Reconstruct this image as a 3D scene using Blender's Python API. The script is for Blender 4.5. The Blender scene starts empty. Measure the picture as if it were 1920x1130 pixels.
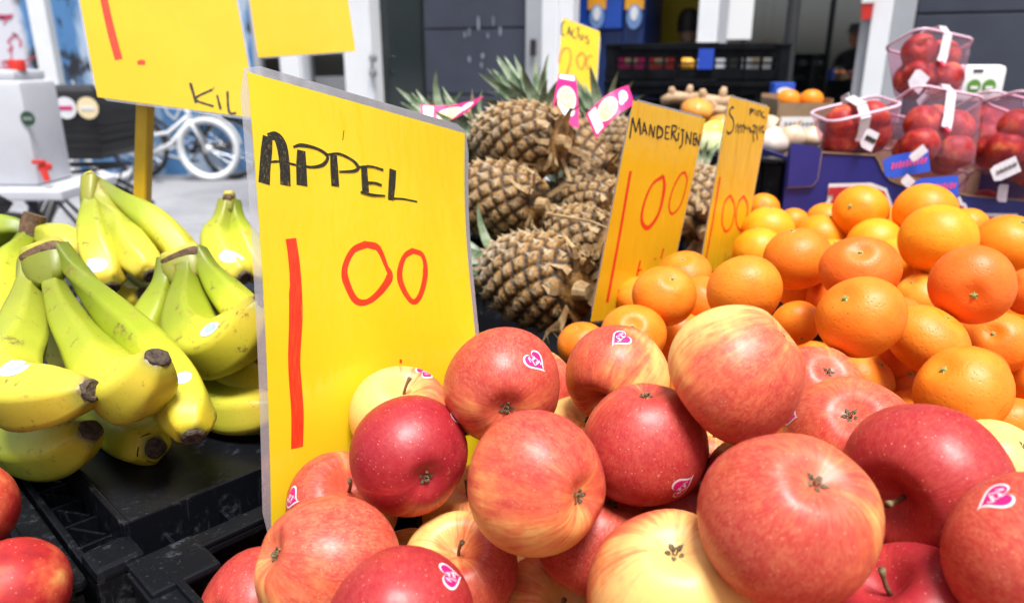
import bpy, bmesh, math, random
import numpy as np
from mathutils import Vector as V, Matrix, Quaternion
from mathutils.bvhtree import BVHTree

random.seed(7)
SC = bpy.context.scene
COL = SC.collection
R = math.radians

# ------------------------------------------------------------------ camera
FPX, PITCH, CAM = 1380.0, 18.0, V((0, 0, 1.25))
cf = V((0, math.cos(R(PITCH)), -math.sin(R(PITCH))))
cu = V((0, math.sin(R(PITCH)), math.cos(R(PITCH))))
cr = V((1, 0, 0))
cam_d = bpy.data.cameras.new('camera')
cam = bpy.data.objects.new('camera', cam_d)
COL.objects.link(cam)
cam.location = CAM
cam.rotation_euler = (R(90 - PITCH), 0, 0)
cam_d.sensor_width = 36
cam_d.lens = 36 * FPX / 1920
cam_d.clip_start = 0.02
cam_d.clip_end = 200
cam_d.dof.use_dof = True
cam_d.dof.focus_distance = 0.49
cam_d.dof.aperture_fstop = 7.5
SC.camera = cam

# ------------------------------------------------------------------ world, sun, exposure
SUN_EL, SUN_AZ = 72.0, 160.0        # azimuth clockwise from +Y
w = bpy.data.worlds.new('World')
SC.world = w
w.use_nodes = True
nt = w.node_tree
bg = nt.nodes['Background']
sky = nt.nodes.new('ShaderNodeTexSky')
sky.sky_type = 'NISHITA'
sky.sun_disc = False
sky.sun_elevation = R(SUN_EL)
sky.sun_rotation = R(SUN_AZ)
sky.dust_density = 4.0
hs = nt.nodes.new('ShaderNodeHueSaturation')
hs.inputs['Saturation'].default_value = 0.35
nt.links.new(sky.outputs[0], hs.inputs['Color'])
nt.links.new(hs.outputs[0], bg.inputs[0])
bg.inputs[1].default_value = 0.07
sl = bpy.data.lights.new('sun', 'SUN')
sl.energy = 2.6
sl.angle = R(20)
sl.color = (1, 0.985, 0.96)
so = bpy.data.objects.new('sun', sl)
COL.objects.link(so)
sd = V((math.sin(R(SUN_AZ)) * math.cos(R(SUN_EL)), math.cos(R(SUN_AZ)) * math.cos(R(SUN_EL)), math.sin(R(SUN_EL))))
so.rotation_euler = sd.to_track_quat('Z', 'Y').to_euler()
so.location = (0, -3, 6)
vs = SC.view_settings
vs.view_transform = 'Standard'
vs.look = 'None'
vs.exposure = 1.27
vs.gamma = 1.0
vs.use_curve_mapping = False
SC.render.engine = 'CYCLES'
cy = SC.cycles
cy.max_bounces = 8
cy.diffuse_bounces = 3
cy.glossy_bounces = 3
cy.transmission_bounces = 6
cy.transparent_max_bounces = 12
cy.caustics_reflective = False
cy.caustics_refractive = False
cy.use_denoising = True

# ------------------------------------------------------------------ helpers
def ray(px, py):
    return cf + cr * ((px - 960) / FPX) + cu * ((565 - py) / FPX)
def at(px, py, d):                       # point on the photograph's ray at depth d (metres)
    return CAM + ray(px, py) * d
def on_z(px, py, z):                     # ... where it meets height z
    r = ray(px, py)
    return CAM + r * ((z - CAM.z) / r.z)
def on_plane(px, py, p, n):
    r = ray(px, py)
    return CAM + r * ((p - CAM).dot(n) / r.dot(n))
def lerp(a, b, t):
    return a + (b - a) * t

class MB:
    def __init__(s):
        s.v, s.f = [], []
        s.attr = {}
    def add(s, vs_, fs):
        o = len(s.v)
        s.v.extend(V(p) for p in vs_)
        s.f.extend(tuple(i + o for i in f) for f in fs)
        return o
    def box(s, c, dims, rot=None, bev=0.0):
        c = V(c); hx, hy, hz = dims[0] / 2, dims[1] / 2, dims[2] / 2
        m = rot or Matrix.Identity(3)
        if bev <= 0:
            pts = [V((x, y, z)) for z in (-hz, hz) for y in (-hy, hy) for x in (-hx, hx)]
            s.add([c + m @ p for p in pts], [(0, 2, 3, 1), (4, 5, 7, 6), (0, 1, 5, 4), (2, 6, 7, 3), (0, 4, 6, 2), (1, 3, 7, 5)])
        else:
            b = min(bev, hx * .9, hy * .9, hz * .9)
            bm = bmesh.new()
            bmesh.ops.create_cube(bm, size=1)
            for v in bm.verts:
                v.co = V((v.co.x * 2 * hx, v.co.y * 2 * hy, v.co.z * 2 * hz))
            bmesh.ops.bevel(bm, geom=list(bm.edges), offset=b, segments=2, affect='EDGES', profile=0.6)
            bm.verts.index_update()
            s.add([c + m @ v.co for v in bm.verts], [tuple(v.index for v in f.verts) for f in bm.faces])
            bm.free()
        return s
    def bar(s, a, b, wd, ht, up=(0, 0, 1)):          # rectangular bar from a to b
        a, b = V(a), V(b)
        d = (b - a)
        L = d.length
        x = d / L
        u = V(up)
        if abs(x.dot(u)) > .98:
            u = V((1, 0, 0))
        y = u.cross(x).normalized()
        z = x.cross(y)
        m = Matrix((x, y, z)).transposed()
        return s.box((a + b) / 2, (L, wd, ht), m)
    def tube(s, pts, rad, n=10, cap=True, closed=False):
        pts = [V(p) for p in pts]
        k = len(pts)
        if not hasattr(rad, '__len__'):
            rad = [rad] * k
        T = []
        for i in range(k):
            a = pts[(i - 1) % k] if (closed or i > 0) else pts[i]
            b = pts[(i + 1) % k] if (closed or i < k - 1) else pts[i]
            t = b - a
            T.append(t.normalized() if t.length > 1e-9 else V((0, 0, 1)))
        ref = V((0, 0, 1)) if abs(T[0].z) < .9 else V((1, 0, 0))
        nrm = (ref - T[0] * ref.dot(T[0])).normalized()
        vs_ = []
        for i in range(k):
            nrm = (nrm - T[i] * nrm.dot(T[i])).normalized()
            bn = T[i].cross(nrm)
            for j in range(n):
                a = 2 * math.pi * j / n
                vs_.append(pts[i] + (nrm * math.cos(a) + bn * math.sin(a)) * rad[i])
        fs = []
        for i in range(k if closed else k - 1):
            i2 = (i + 1) % k
            for j in range(n):
                j2 = (j + 1) % n
                fs.append((i * n + j, i * n + j2, i2 * n + j2, i2 * n + j))
        if cap and not closed:
            fs.append(tuple(range(n - 1, -1, -1)))
            fs.append(tuple((k - 1) * n + j for j in range(n)))
        s.add(vs_, fs)
        return s
    def lathe(s, prof, n=32, c=(0, 0, 0), m=None, fn=None):     # prof: (r, z)
        c = V(c); m = m or Matrix.Identity(3)
        vs_, fs, rows = [], [], []
        for r, z in prof:
            if r < 1e-6:
                rows.append([len(vs_)])
                vs_.append(c + m @ V((0, 0, z)))
            else:
                row = []
                for j in range(n):
                    a = 2 * math.pi * j / n
                    row.append(len(vs_))
                    p = V((r * math.cos(a), r * math.sin(a), z))
                    if fn:
                        p = fn(p, a)
                    vs_.append(c + m @ p)
                rows.append(row)
        for a, b in zip(rows[:-1], rows[1:]):
            if len(a) == 1 and len(b) == 1:
                continue
            for j in range(n):
                j2 = (j + 1) % n
                if len(a) == 1:
                    fs.append((a[0], b[j2], b[j]))
                elif len(b) == 1:
                    fs.append((a[j], a[j2], b[0]))
                else:
                    fs.append((a[j], a[j2], b[j2], b[j]))
        s.add(vs_, fs)
        return s
    def poly(s, pts, h):                             # prism from a planar outline, extruded by vector h
        n = len(pts)
        h = V(h)
        a = [V(p) for p in pts]
        s.add(a + [p + h for p in a], [tuple(range(n - 1, -1, -1)), tuple(range(n, 2 * n))] +
              [(i, (i + 1) % n, n + (i + 1) % n, n + i) for i in range(n)])
        return s
    def ribbon(s, pts, wd, nrm):                     # flat stroke of changing width
        pts = [V(p) for p in pts]
        if len(pts) < 2:
            return s
        vs_ = []
        for i, p in enumerate(pts):
            t = (pts[min(i + 1, len(pts) - 1)] - pts[max(i - 1, 0)])
            t.normalize()
            sd_ = V(nrm).cross(t).normalized()
            ww = wd[i] if hasattr(wd, '__len__') else wd
            vs_ += [p + sd_ * ww / 2, p - sd_ * ww / 2]
        s.add(vs_, [(2 * i, 2 * i + 1, 2 * i + 3, 2 * i + 2) for i in range(len(pts) - 1)])
        return s
    def mesh(s, name, mat, smooth=False, origin=None):
        me = bpy.data.meshes.new(name)
        o = V(origin) if origin is not None else V((0, 0, 0))
        me.from_pydata([tuple(p - o) for p in s.v], [], s.f)
        me.update()
        bm = bmesh.new(); bm.from_mesh(me)
        bmesh.ops.recalc_face_normals(bm, faces=bm.faces)
        bm.to_mesh(me); bm.free()
        if mat:
            me.materials.append(mat)
        if smooth:
            me.polygons.foreach_set('use_smooth', [True] * len(me.polygons))
            if smooth is not True:
                me.set_sharp_from_angle(angle=R(smooth))
        for k, a in s.attr.items():
            at_ = me.attributes.new(k, 'FLOAT', 'POINT')
            at_.data.foreach_set('value', a)
        return me
    def build(s, name, mat, parent=None, smooth=False):
        o0 = parent.matrix_world.translation if parent is not None else None
        if parent is not None and parent.type != 'EMPTY':
            o0 = abs_loc(parent)
        elif parent is not None:
            o0 = abs_loc(parent)
        me = s.mesh(name, mat, smooth, o0)
        return link(name, me, parent)

def abs_loc(o):
    p = V(o.location)
    while o.parent:
        o = o.parent
        p = p + V(o.location)
    return p
def link(name, me, parent=None):
    ob = bpy.data.objects.new(name, me)
    COL.objects.link(ob)
    if parent is not None:
        ob.parent = parent
    return ob
def tag(o, label=None, cat=None, group=None, kind=None):
    if label: o['label'] = label
    if cat: o['category'] = cat
    if group: o['group'] = group
    if kind: o['kind'] = kind
    return o
def thing(name, loc, label, cat, group=None):
    o = bpy.data.objects.new(name, None)
    o.empty_display_size = 0.05
    COL.objects.link(o)
    o.location = loc
    return tag(o, label, cat, group)
def copy_tree(o, parent=None):
    c = o.copy()
    COL.objects.link(c)
    c.parent = parent
    for ch in list(o.children):
        copy_tree(ch, c)
    return c
def rotz(a):
    return Matrix.Rotation(a, 3, 'Z')
def spline(pts, n):                                   # Catmull-Rom through rows of numbers
    P = [np.array(p, float) for p in pts]
    P = [2 * P[0] - P[1]] + P + [2 * P[-1] - P[-2]]
    out = []
    k = len(P) - 3
    for i in range(n):
        t = i / (n - 1) * k
        j = min(int(t), k - 1)
        u = t - j
        a, b, c, d = P[j:j + 4]
        out.append(.5 * (2 * b + (c - a) * u + (2 * a - 5 * b + 4 * c - d) * u * u + (3 * b - a - 3 * c + d) * u ** 3))
    return out

# ------------------------------------------------------------------ materials
def mat(name, base=(.5, .5, .5), rough=.5, metal=0, spec=.5, coat=0, coat_r=.1):
    m = bpy.data.materials.new(name)
    m.use_nodes = True
    b = m.node_tree.nodes['Principled BSDF']
    b.inputs['Base Color'].default_value = (*base, 1)
    b.inputs['Roughness'].default_value = rough
    b.inputs['Metallic'].default_value = metal
    b.inputs['Specular IOR Level'].default_value = spec
    b.inputs['Coat Weight'].default_value = coat
    b.inputs['Coat Roughness'].default_value = coat_r
    return m
class NT:
    def __init__(s, m):
        s.t = m.node_tree
        s.b = s.t.nodes['Principled BSDF']
    def n(s, typ, **kw):
        nd = s.t.nodes.new(typ)
        for k, v in kw.items():
            setattr(nd, k, v)
        return nd
    def l(s, a, b):
        s.t.links.new(a, b)
    def val(s, sock, x):
        if hasattr(x, 'is_linked') or hasattr(x, 'links'):
            s.l(x, sock)
        else:
            sock.default_value = x
    def math(s, op, a, b=0.0, c=None, clamp=False):
        nd = s.n('ShaderNodeMath', operation=op, use_clamp=clamp)
        s.val(nd.inputs[0], a); s.val(nd.inputs[1], b)
        if c is not None: s.val(nd.inputs[2], c)
        return nd.outputs[0]
    def smooth(s, x, a, b):
        nd = s.n('ShaderNodeMapRange', interpolation_type='SMOOTHSTEP')
        s.val(nd.inputs[0], x); s.val(nd.inputs[1], a); s.val(nd.inputs[2], b)
        return nd.outputs[0]
    def mix(s, f, a, b, mode='MIX'):
        nd = s.n('ShaderNodeMix', data_type='RGBA', blend_type=mode)
        s.val(nd.inputs[0], f)
        for i, x in ((6, a), (7, b)):
            if isinstance(x, tuple):
                nd.inputs[i].default_value = (*x[:3], 1)
            else:
                s.l(x, nd.inputs[i])
        return nd.outputs[2]
    def noise(s, vec, scale, detail=3, rough=.55, out=0):
        nd = s.n('ShaderNodeTexNoise')
        if vec is not None: s.l(vec, nd.inputs['Vector'])
        nd.inputs['Scale'].default_value = scale
        nd.inputs['Detail'].default_value = detail
        nd.inputs['Roughness'].default_value = rough
        return nd.outputs[out]
    def voro(s, vec, scale, feature='F1'):
        nd = s.n('ShaderNodeTexVoronoi', feature=feature)
        if vec is not None: s.l(vec, nd.inputs['Vector'])
        nd.inputs['Scale'].default_value = scale
        return nd
    def obj(s):
        return s.n('ShaderNodeTexCoord').outputs['Object']
    def vmul(s, v, xyz):
        nd = s.n('ShaderNodeVectorMath', operation='MULTIPLY')
        s.l(v, nd.inputs[0]); nd.inputs[1].default_value = xyz
        return nd.outputs[0]
    def vadd(s, v, x):
        nd = s.n('ShaderNodeVectorMath', operation='ADD')
        s.l(v, nd.inputs[0])
        s.val(nd.inputs[1], x)
        return nd.outputs[0]
    def ramp(s, f, stops):
        nd = s.n('ShaderNodeValToRGB')
        e = nd.color_ramp.elements
        while len(e) < len(stops): e.new(.5)
        for el, (p, c) in zip(e, stops):
            el.position = p
            el.color = (*c, 1)
        s.l(f, nd.inputs[0])
        return nd.outputs[0]
    def bump(s, h, strength, dist=.001):
        nd = s.n('ShaderNodeBump')
        nd.inputs['Strength'].default_value = strength
        nd.inputs['Distance'].default_value = dist
        s.l(h, nd.inputs['Height'])
        s.l(nd.outputs[0], s.b.inputs['Normal'])
        return nd.outputs[0]
    def base(s, c): s.l(c, s.b.inputs['Base Color'])
    def rough(s, c): s.l(c, s.b.inputs['Roughness'])
def noisy(name, a, b, scale, rough=.6, rough2=None, bump=0, det=5, stretch=(1, 1, 1), **kw):
    m = mat(name, a, rough, **kw)
    t = NT(m)
    o = t.vmul(t.obj(), stretch)
    f = t.smooth(t.noise(o, scale, det, .6), .35, .65)
    t.base(t.mix(f, a, b))
    if rough2 is not None:
        t.rough(t.math('ADD', t.math('MULTIPLY', f, rough2 - rough), rough))
    if bump:
        t.bump(t.noise(o, scale * 3, 4), bump, .002)
    return m

M = {}
def apple_mat(attr=False):
    # object colour: r = share of blush, g = depth of the red, b = seed, alpha unused
    m = mat('apple_skin', rough=.3, spec=.38, coat=.03, coat_r=.2)
    t = NT(m)
    src = t.n('ShaderNodeAttribute', attribute_name='local').outputs['Vector'] if attr else t.obj()
    P = t.vmul(src, (26.3, 26.3, 26.3))
    oi = t.n('ShaderNodeAttribute', attribute_name='tint') if attr else t.n('ShaderNodeObjectInfo')
    sep = t.n('ShaderNodeSeparateColor'); t.l(oi.outputs['Color'], sep.inputs[0])
    amt, deep, seed = t.math('MULTIPLY', sep.outputs[0], 1.5), sep.outputs[1], sep.outputs[2]
    sx = t.n('ShaderNodeSeparateXYZ'); t.l(P, sx.inputs[0])
    x, y, z = sx.outputs
    rxy = t.math('SQRT', t.math('ADD', t.math('ADD', t.math('MULTIPLY', x, x), t.math('MULTIPLY', y, y)), .004))
    cx_, cy_ = t.math('DIVIDE', x, rxy), t.math('DIVIDE', y, rxy)
    cmb = t.n('ShaderNodeCombineXYZ')
    t.l(cx_, cmb.inputs[0]); t.l(cy_, cmb.inputs[1]); t.l(t.math('MULTIPLY', z, .22), cmb.inputs[2])
    so_ = t.n('ShaderNodeCombineXYZ')
    t.l(t.math('MULTIPLY', seed, 37.0), so_.inputs[0]); t.l(t.math('MULTIPLY', seed, 11.0), so_.inputs[1])
    mer = t.vadd(cmb.outputs[0], so_.outputs[0])
    Ps = t.vadd(P, so_.outputs[0])
    fine = t.noise(mer, 11, 5, .65)
    wide = t.noise(mer, 2.3, 2)
    blot = t.noise(Ps, 1.6, 3)
    side = t.math('ADD', t.math('MULTIPLY', x, .55), .5)
    q = t.math('ADD', side, t.math('MULTIPLY', t.math('SUBTRACT', fine, .5), .85))
    q = t.math('ADD', q, t.math('MULTIPLY', t.math('SUBTRACT', wide, .5), .7))
    q = t.math('ADD', q, t.math('MULTIPLY', t.math('SUBTRACT', blot, .5), 1.0))
    inv = t.math('SUBTRACT', 1.0, t.math('MULTIPLY', amt, 1.12))
    q = t.math('SUBTRACT', q, inv)
    mask = t.smooth(q, -.25, .85)
    # poles: greenish yellow near the stalk cavity
    top = t.smooth(z, .45, .8)
    rin = t.math('SUBTRACT', 1.0, t.smooth(rxy, .15, .55))
    pol = t.math('MULTIPLY', t.math('MULTIPLY', top, rin), t.math('SUBTRACT', 1.25, t.math('MULTIPLY', amt, .75)), clamp=True)
    mask = t.math('MULTIPLY', mask, t.math('SUBTRACT', 1.0, t.math('MULTIPLY', pol, .8)))
    light = t.ramp(mask, [(0, (.81, .51, .16)), (.22, (.80, .42, .14)), (.45, (.74, .25, .08)), (.72, (.62, .115, .050)), (1, (.48, .046, .034))])
    dark = t.ramp(mask, [(0, (.78, .52, .13)), (.2, (.70, .32, .09)), (.42, (.60, .11, .05)), (.7, (.43, .022, .032)), (1, (.29, .009, .022))])
    c = t.mix(deep, light, dark)
    # fine flecks and broken streaks over the blush
    grain = t.noise(t.vadd(t.vmul(mer, (1, 1, 2.2)), so_.outputs[0]), 34, 4, .7)
    mott = t.noise(Ps, 6.5, 6, .72)
    g1 = t.smooth(t.math('ADD', t.math('MULTIPLY', grain, .55), t.math('MULTIPLY', mott, .45)), .40, .62)
    c = t.mix(t.math('MULTIPLY', t.math('MULTIPLY', g1, t.math('SUBTRACT', 1.0, t.math('MULTIPLY', deep, .55))), t.math('ADD', .10, t.math('MULTIPLY', mask, .24))), c, t.mix(deep, (.80, .36, .16), (.62, .10, .07)))
    g2 = t.smooth(t.noise(Ps, 2.2, 4, .6), .52, .72)
    c = t.mix(t.math('MULTIPLY', t.math('MULTIPLY', g2, mask), .35), c, t.mix(1.0, c, (.72, .45, .50), 'MULTIPLY'))
    br_ = t.smooth(t.noise(Ps, 1.7, 7, .7), .66, .74)
    c = t.mix(t.math('MULTIPLY', br_, .4), c, (.40, .24, .06))
    vor = t.voro(Ps, 17)
    dots = t.math('SUBTRACT', 1.0, t.smooth(vor.outputs['Distance'], .06, .20))
    dsel = t.n('ShaderNodeSeparateColor'); t.l(vor.outputs['Color'], dsel.inputs[0])
    dots = t.math('MULTIPLY', dots, t.smooth(dsel.outputs[0], .35, .7))
    dots = t.math('MULTIPLY', dots, t.math('ADD', t.math('MULTIPLY', mask, .62), .06))
    c = t.mix(dots, c, (.78, .42, .29))
    v2 = t.voro(Ps, 3.1)
    sp = t.math('SUBTRACT', 1.0, t.smooth(v2.outputs['Distance'], .025, .05))
    d2 = t.n('ShaderNodeSeparateColor'); t.l(v2.outputs['Color'], d2.inputs[0])
    c = t.mix(t.math('MULTIPLY', sp, t.math('GREATER_THAN', d2.outputs[1], .86)), c, (.09, .05, .03))
    t.base(c)
    t.rough(t.math('ADD', .33, t.math('MULTIPLY', t.noise(Ps, 5, 4), .20)))
    t.b.inputs['Subsurface Weight'].default_value = .06
    t.b.inputs['Subsurface Radius'].default_value = (.006, .003, .0015)
    t.bump(t.math('ADD', t.noise(Ps, 3.0, 2), t.math('MULTIPLY', t.noise(Ps, 14, 3), .25)), .16, .003)
    return m
M['apple'] = apple_mat()
M['apple_heap'] = apple_mat(True)

def citrus_mat(name, rough=.44, pore=9.0, attr=False):
    m = mat(name, rough=rough, spec=.32)
    t = NT(m)
    oi = t.n('ShaderNodeAttribute', attribute_name='tint') if attr else t.n('ShaderNodeObjectInfo')
    P = t.vmul(t.n('ShaderNodeAttribute', attribute_name='local').outputs['Vector'] if attr else t.obj(), (33, 33, 33))
    rn = t.n('ShaderNodeCombineXYZ'); t.l(t.math('MULTIPLY', oi.outputs['Fac'] if attr else oi.outputs['Random'], 50.0), rn.inputs[0])
    P = t.vadd(P, rn.outputs[0])
    n1 = t.noise(P, 1.3, 3)
    c = t.mix(t.smooth(n1, .35, .7), oi.outputs['Color'], t.mix(1.0, oi.outputs['Color'], (1.0, .78, .55), 'MULTIPLY'))
    vo = t.voro(P, pore)
    pit = t.math('SUBTRACT', 1.0, t.smooth(vo.outputs['Distance'], .0, .35))
    c = t.mix(t.math('MULTIPLY', pit, .22), c, (.42, .09, .005))
    n2 = t.noise(P, 2.1, 6, .7)
    c = t.mix(t.math('MULTIPLY', t.smooth(n2, .60, .74), .55), c, (.42, .13, .015))
    v2 = t.voro(P, 2.6)
    d2 = t.n('ShaderNodeSeparateColor'); t.l(v2.outputs['Color'], d2.inputs[0])
    sp = t.math('MULTIPLY', t.math('SUBTRACT', 1.0, t.smooth(v2.outputs['Distance'], .03, .07)), t.math('GREATER_THAN', d2.outputs[1], .8))
    c = t.mix(sp, c, (.12, .06, .02))
    t.base(c)
    h = t.math('ADD', t.math('MULTIPLY', t.smooth(vo.outputs['Distance'], 0, .4), .5), t.math('MULTIPLY', t.noise(P, 3.5, 3), 1.2))
    t.bump(h, .22, .0016)
    t.b.inputs['Subsurface Weight'].default_value = .05
    t.b.inputs['Subsurface Radius'].default_value = (.006, .003, .001)
    return m
M['citrus'] = citrus_mat('citrus_peel')
M['citrus_heap'] = citrus_mat('citrus_peel_heap', attr=True)

def banana_mat():
    m = mat('banana_skin', rough=.42, spec=.4)
    t = NT(m)
    al = t.n('ShaderNodeAttribute', attribute_name='along').outputs['Fac']
    rd = t.n('ShaderNodeAttribute', attribute_name='ridge').outputs['Fac']
    ge = t.n('ShaderNodeNewGeometry').outputs['Position']
    n1 = t.noise(ge, 26, 4)
    a2 = t.math('ADD', al, t.math('MULTIPLY', t.math('SUBTRACT', n1, .5), .22))
    c = t.ramp(a2, [(0, (.10, .135, .008)), (.16, (.15, .20, .007)), (.40, (.27, .33, .010)), (.50, (.42, .43, .020)), (.73, (.58, .49, .032)), (.86, (.58, .42, .022)), (.94, (.34, .30, .02)), (.985, (.25, .20, .03)), (1, (.10, .07, .03))])
    oi = t.n('ShaderNodeObjectInfo')
    c = t.mix(t.math('MULTIPLY', oi.outputs['Random'], .22), c, (.80, .66, .14))
    # speckles, scuffs and brown flecks
    vo = t.voro(ge, 420)
    d1 = t.n('ShaderNodeSeparateColor'); t.l(vo.outputs['Color'], d1.inputs[0])
    spk = t.math('MULTIPLY', t.math('SUBTRACT', 1.0, t.smooth(vo.outputs['Distance'], .12, .3)), t.math('GREATER_THAN', d1.outputs[0], .72))
    c = t.mix(t.math('MULTIPLY', spk, .35), c, (.22, .18, .03))
    n2 = t.noise(ge, 75, 6, .72)
    c = t.mix(t.math('MULTIPLY', t.smooth(n2, .58, .68), .8), c, (.16, .09, .03))
    n3 = t.noise(ge, 24, 7, .75)
    c = t.mix(t.math('MULTIPLY', t.smooth(n3, .57, .68), .55), c, (.30, .19, .05))
    edge = t.math('MULTIPLY', t.smooth(rd, .80, .98), t.smooth(t.noise(ge, 60, 4, .7), .5, .66))
    c = t.mix(t.math('MULTIPLY', edge, .55), c, (.24, .16, .04))
    t.base(c)
    t.bump(t.noise(ge, 140, 4), .12, .001)
    t.b.inputs['Subsurface Weight'].default_value = .05
    t.b.inputs['Subsurface Radius'].default_value = (.006, .004, .001)
    return m
M['banana'] = banana_mat()
M['banana_tip'] = noisy('banana_tip', (.028, .017, .012), (.10, .065, .04), 260, .7, bump=.6)
M['banana_cut'] = noisy('banana_cut', (.07, .035, .018), (.16, .085, .04), 180, .75, bump=.6)
M['banana_crown'] = noisy('banana_crown', (.30, .30, .03), (.46, .38, .06), 90, .5, bump=.3)

def pine_mat():
    m = mat('pineapple_skin', rough=.5, spec=.4)
    t = NT(m)
    e = t.n('ShaderNodeAttribute', attribute_name='eye').outputs['Fac']
    r_ = t.n('ShaderNodeAttribute', attribute_name='tone').outputs['Fac']
    n1 = t.noise(t.obj(), 130, 5, .65)
    e2 = t.math('ADD', e, t.math('MULTIPLY', t.math('SUBTRACT', n1, .5), .9))
    warm = t.ramp(e2, [(0, (.012, .008, .005)), (.25, (.05, .028, .010)), (.48, (.19, .088, .020)), (.66, (.30, .155, .042)), (.86, (.35, .225, .10)), (1, (.38, .28, .15))])
    grey = t.ramp(e2, [(0, (.012, .010, .008)), (.25, (.045, .034, .020)), (.48, (.14, .095, .050)), (.66, (.19, .14, .085)), (.86, (.33, .28, .22)), (1, (.40, .35, .28))])
    c = t.mix(t.smooth(r_, .42, 1.05), warm, grey)
    t.base(c)
    t.bump(t.noise(t.obj(), 260, 5), .7, .003)
    return m
M['pine'] = pine_mat()
M['bract'] = noisy('dry_bract', (.42, .31, .18), (.12, .07, .03), 90, .65)
M['pine_leaf'] = noisy('crown_leaf', (.075, .125, .055), (.27, .32, .21), 60, .5, bump=.2)
M['dry_leaf'] = noisy('dry_leaf', (.46, .33, .16), (.24, .13, .05), 60, .65)

def plastic_black():
    m = mat('black_plastic', (.006, .0065, .009), .40, spec=.2)
    t = NT(m)
    g = t.n('ShaderNodeNewGeometry').outputs['Position']
    f = t.smooth(t.noise(g, 60, 8, .75), .54, .72)
    f2 = t.smooth(t.noise(t.vmul(g, (300, 300, 30)), 1, 4), .60, .75)
    ff = t.math('MAXIMUM', t.math('MULTIPLY', f, .8), t.math('MULTIPLY', f2, .4))
    t.base(t.mix(ff, (.005, .0056, .008), (.06, .064, .075)))
    t.rough(t.math('ADD', .34, t.math('MULTIPLY', ff, .5)))
    t.bump(t.noise(g, 900, 3), .08, .0006)
    return m
M['crate'] = plastic_black()
M['far_crate'] = noisy('crate_plastic', (.004, .0045, .006), (.008, .009, .012), 20, .5, spec=.1)

def yellow_paper(name, c1, c2):
    m = mat(name, c1, .55, spec=.3, coat=1.0, coat_r=.06)
    t = NT(m)
    g = t.n('ShaderNodeNewGeometry').outputs['Position']
    n = t.smooth(t.noise(g, 9, 4), .35, .7)
    t.base(t.mix(n, c1, c2))
    # laminate: shallow ripples and rubbed patches
    h = t.noise(t.vmul(g, (26, 26, 7)), 1, 4, .6)
    nd = t.n('ShaderNodeBump'); nd.inputs['Strength'].default_value = .55; nd.inputs['Distance'].default_value = .012
    t.l(h, nd.inputs['Height']); t.l(nd.outputs[0], t.b.inputs['Coat Normal'])
    t.l(t.math('ADD', .04, t.math('MULTIPLY', t.smooth(t.noise(g, 40, 5, .7), .45, .7), .22)), t.b.inputs['Coat Roughness'])
    tl = t.n('ShaderNodeBsdfTranslucent'); tl.inputs[0].default_value = (min(1, c2[0] * 1.1), min(1, c2[1] * 1.1), c2[2], 1)
    mx = t.n('ShaderNodeMixShader'); mx.inputs[0].default_value = .28
    t.l(t.b.outputs[0], mx.inputs[1]); t.l(tl.outputs[0], mx.inputs[2])
    t.l(mx.outputs[0], t.t.nodes['Material Output'].inputs[0])
    return m
M['paper'] = yellow_paper('yellow_card', (.86, .67, .012), (.89, .72, .020))
M['paper3'] = yellow_paper('warm_yellow_card', (.80, .54, .012), (.82, .58, .020))
M['paper2'] = yellow_paper('amber_card', (.88, .57, .010), (.90, .62, .014))

def film_mat(name, tint=(.93, .94, .97), fac=1.0, rough=.08, bump=.6, sc=60, haze=0):
    m = bpy.data.materials.new(name)
    m.use_nodes = True
    nt_ = m.node_tree
    nt_.nodes.clear()
    out = nt_.nodes.new('ShaderNodeOutputMaterial')
    tr = nt_.nodes.new('ShaderNodeBsdfTransparent'); tr.inputs[0].default_value = (*tint, 1)
    gl = nt_.nodes.new('ShaderNodeBsdfGlossy'); gl.inputs['Roughness'].default_value = rough
    fr = nt_.nodes.new('ShaderNodeFresnel'); fr.inputs[0].default_value = 1.5
    mx = nt_.nodes.new('ShaderNodeMixShader')
    ml = nt_.nodes.new('ShaderNodeMath'); ml.operation = 'MULTIPLY'; ml.inputs[1].default_value = fac
    ml.use_clamp = True
    nt_.links.new(fr.outputs[0], ml.inputs[0])
    nt_.links.new(ml.outputs[0], mx.inputs[0])
    nt_.links.new(tr.outputs[0], mx.inputs[1]); nt_.links.new(gl.outputs[0], mx.inputs[2])
    if bump:
        no = nt_.nodes.new('ShaderNodeTexNoise'); no.inputs['Scale'].default_value = sc
        tc = nt_.nodes.new('ShaderNodeTexCoord'); nt_.links.new(tc.outputs['Object'], no.inputs['Vector'])
        bu = nt_.nodes.new('ShaderNodeBump'); bu.inputs['Strength'].default_value = bump; bu.inputs['Distance'].default_value = .004
        nt_.links.new(no.outputs[0], bu.inputs['Height'])
        nt_.links.new(bu.outputs[0], gl.inputs['Normal'])
    last = mx
    if haze:
        df = nt_.nodes.new('ShaderNodeBsdfDiffuse'); df.inputs[0].default_value = (.86, .87, .92, 1)
        m2 = nt_.nodes.new('ShaderNodeMixShader'); m2.inputs[0].default_value = haze
        nt_.links.new(mx.outputs[0], m2.inputs[1]); nt_.links.new(df.outputs[0], m2.inputs[2]); last = m2
    nt_.links.new(last.outputs[0], out.inputs[0])
    return m
M['film'] = film_mat('laminate_film', (.97, .97, .98), 1.4, .12, .25, 30, .22)
M['glass'] = film_mat('window_glass', (.80, .84, .86), 6.0, .004, 0)
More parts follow.
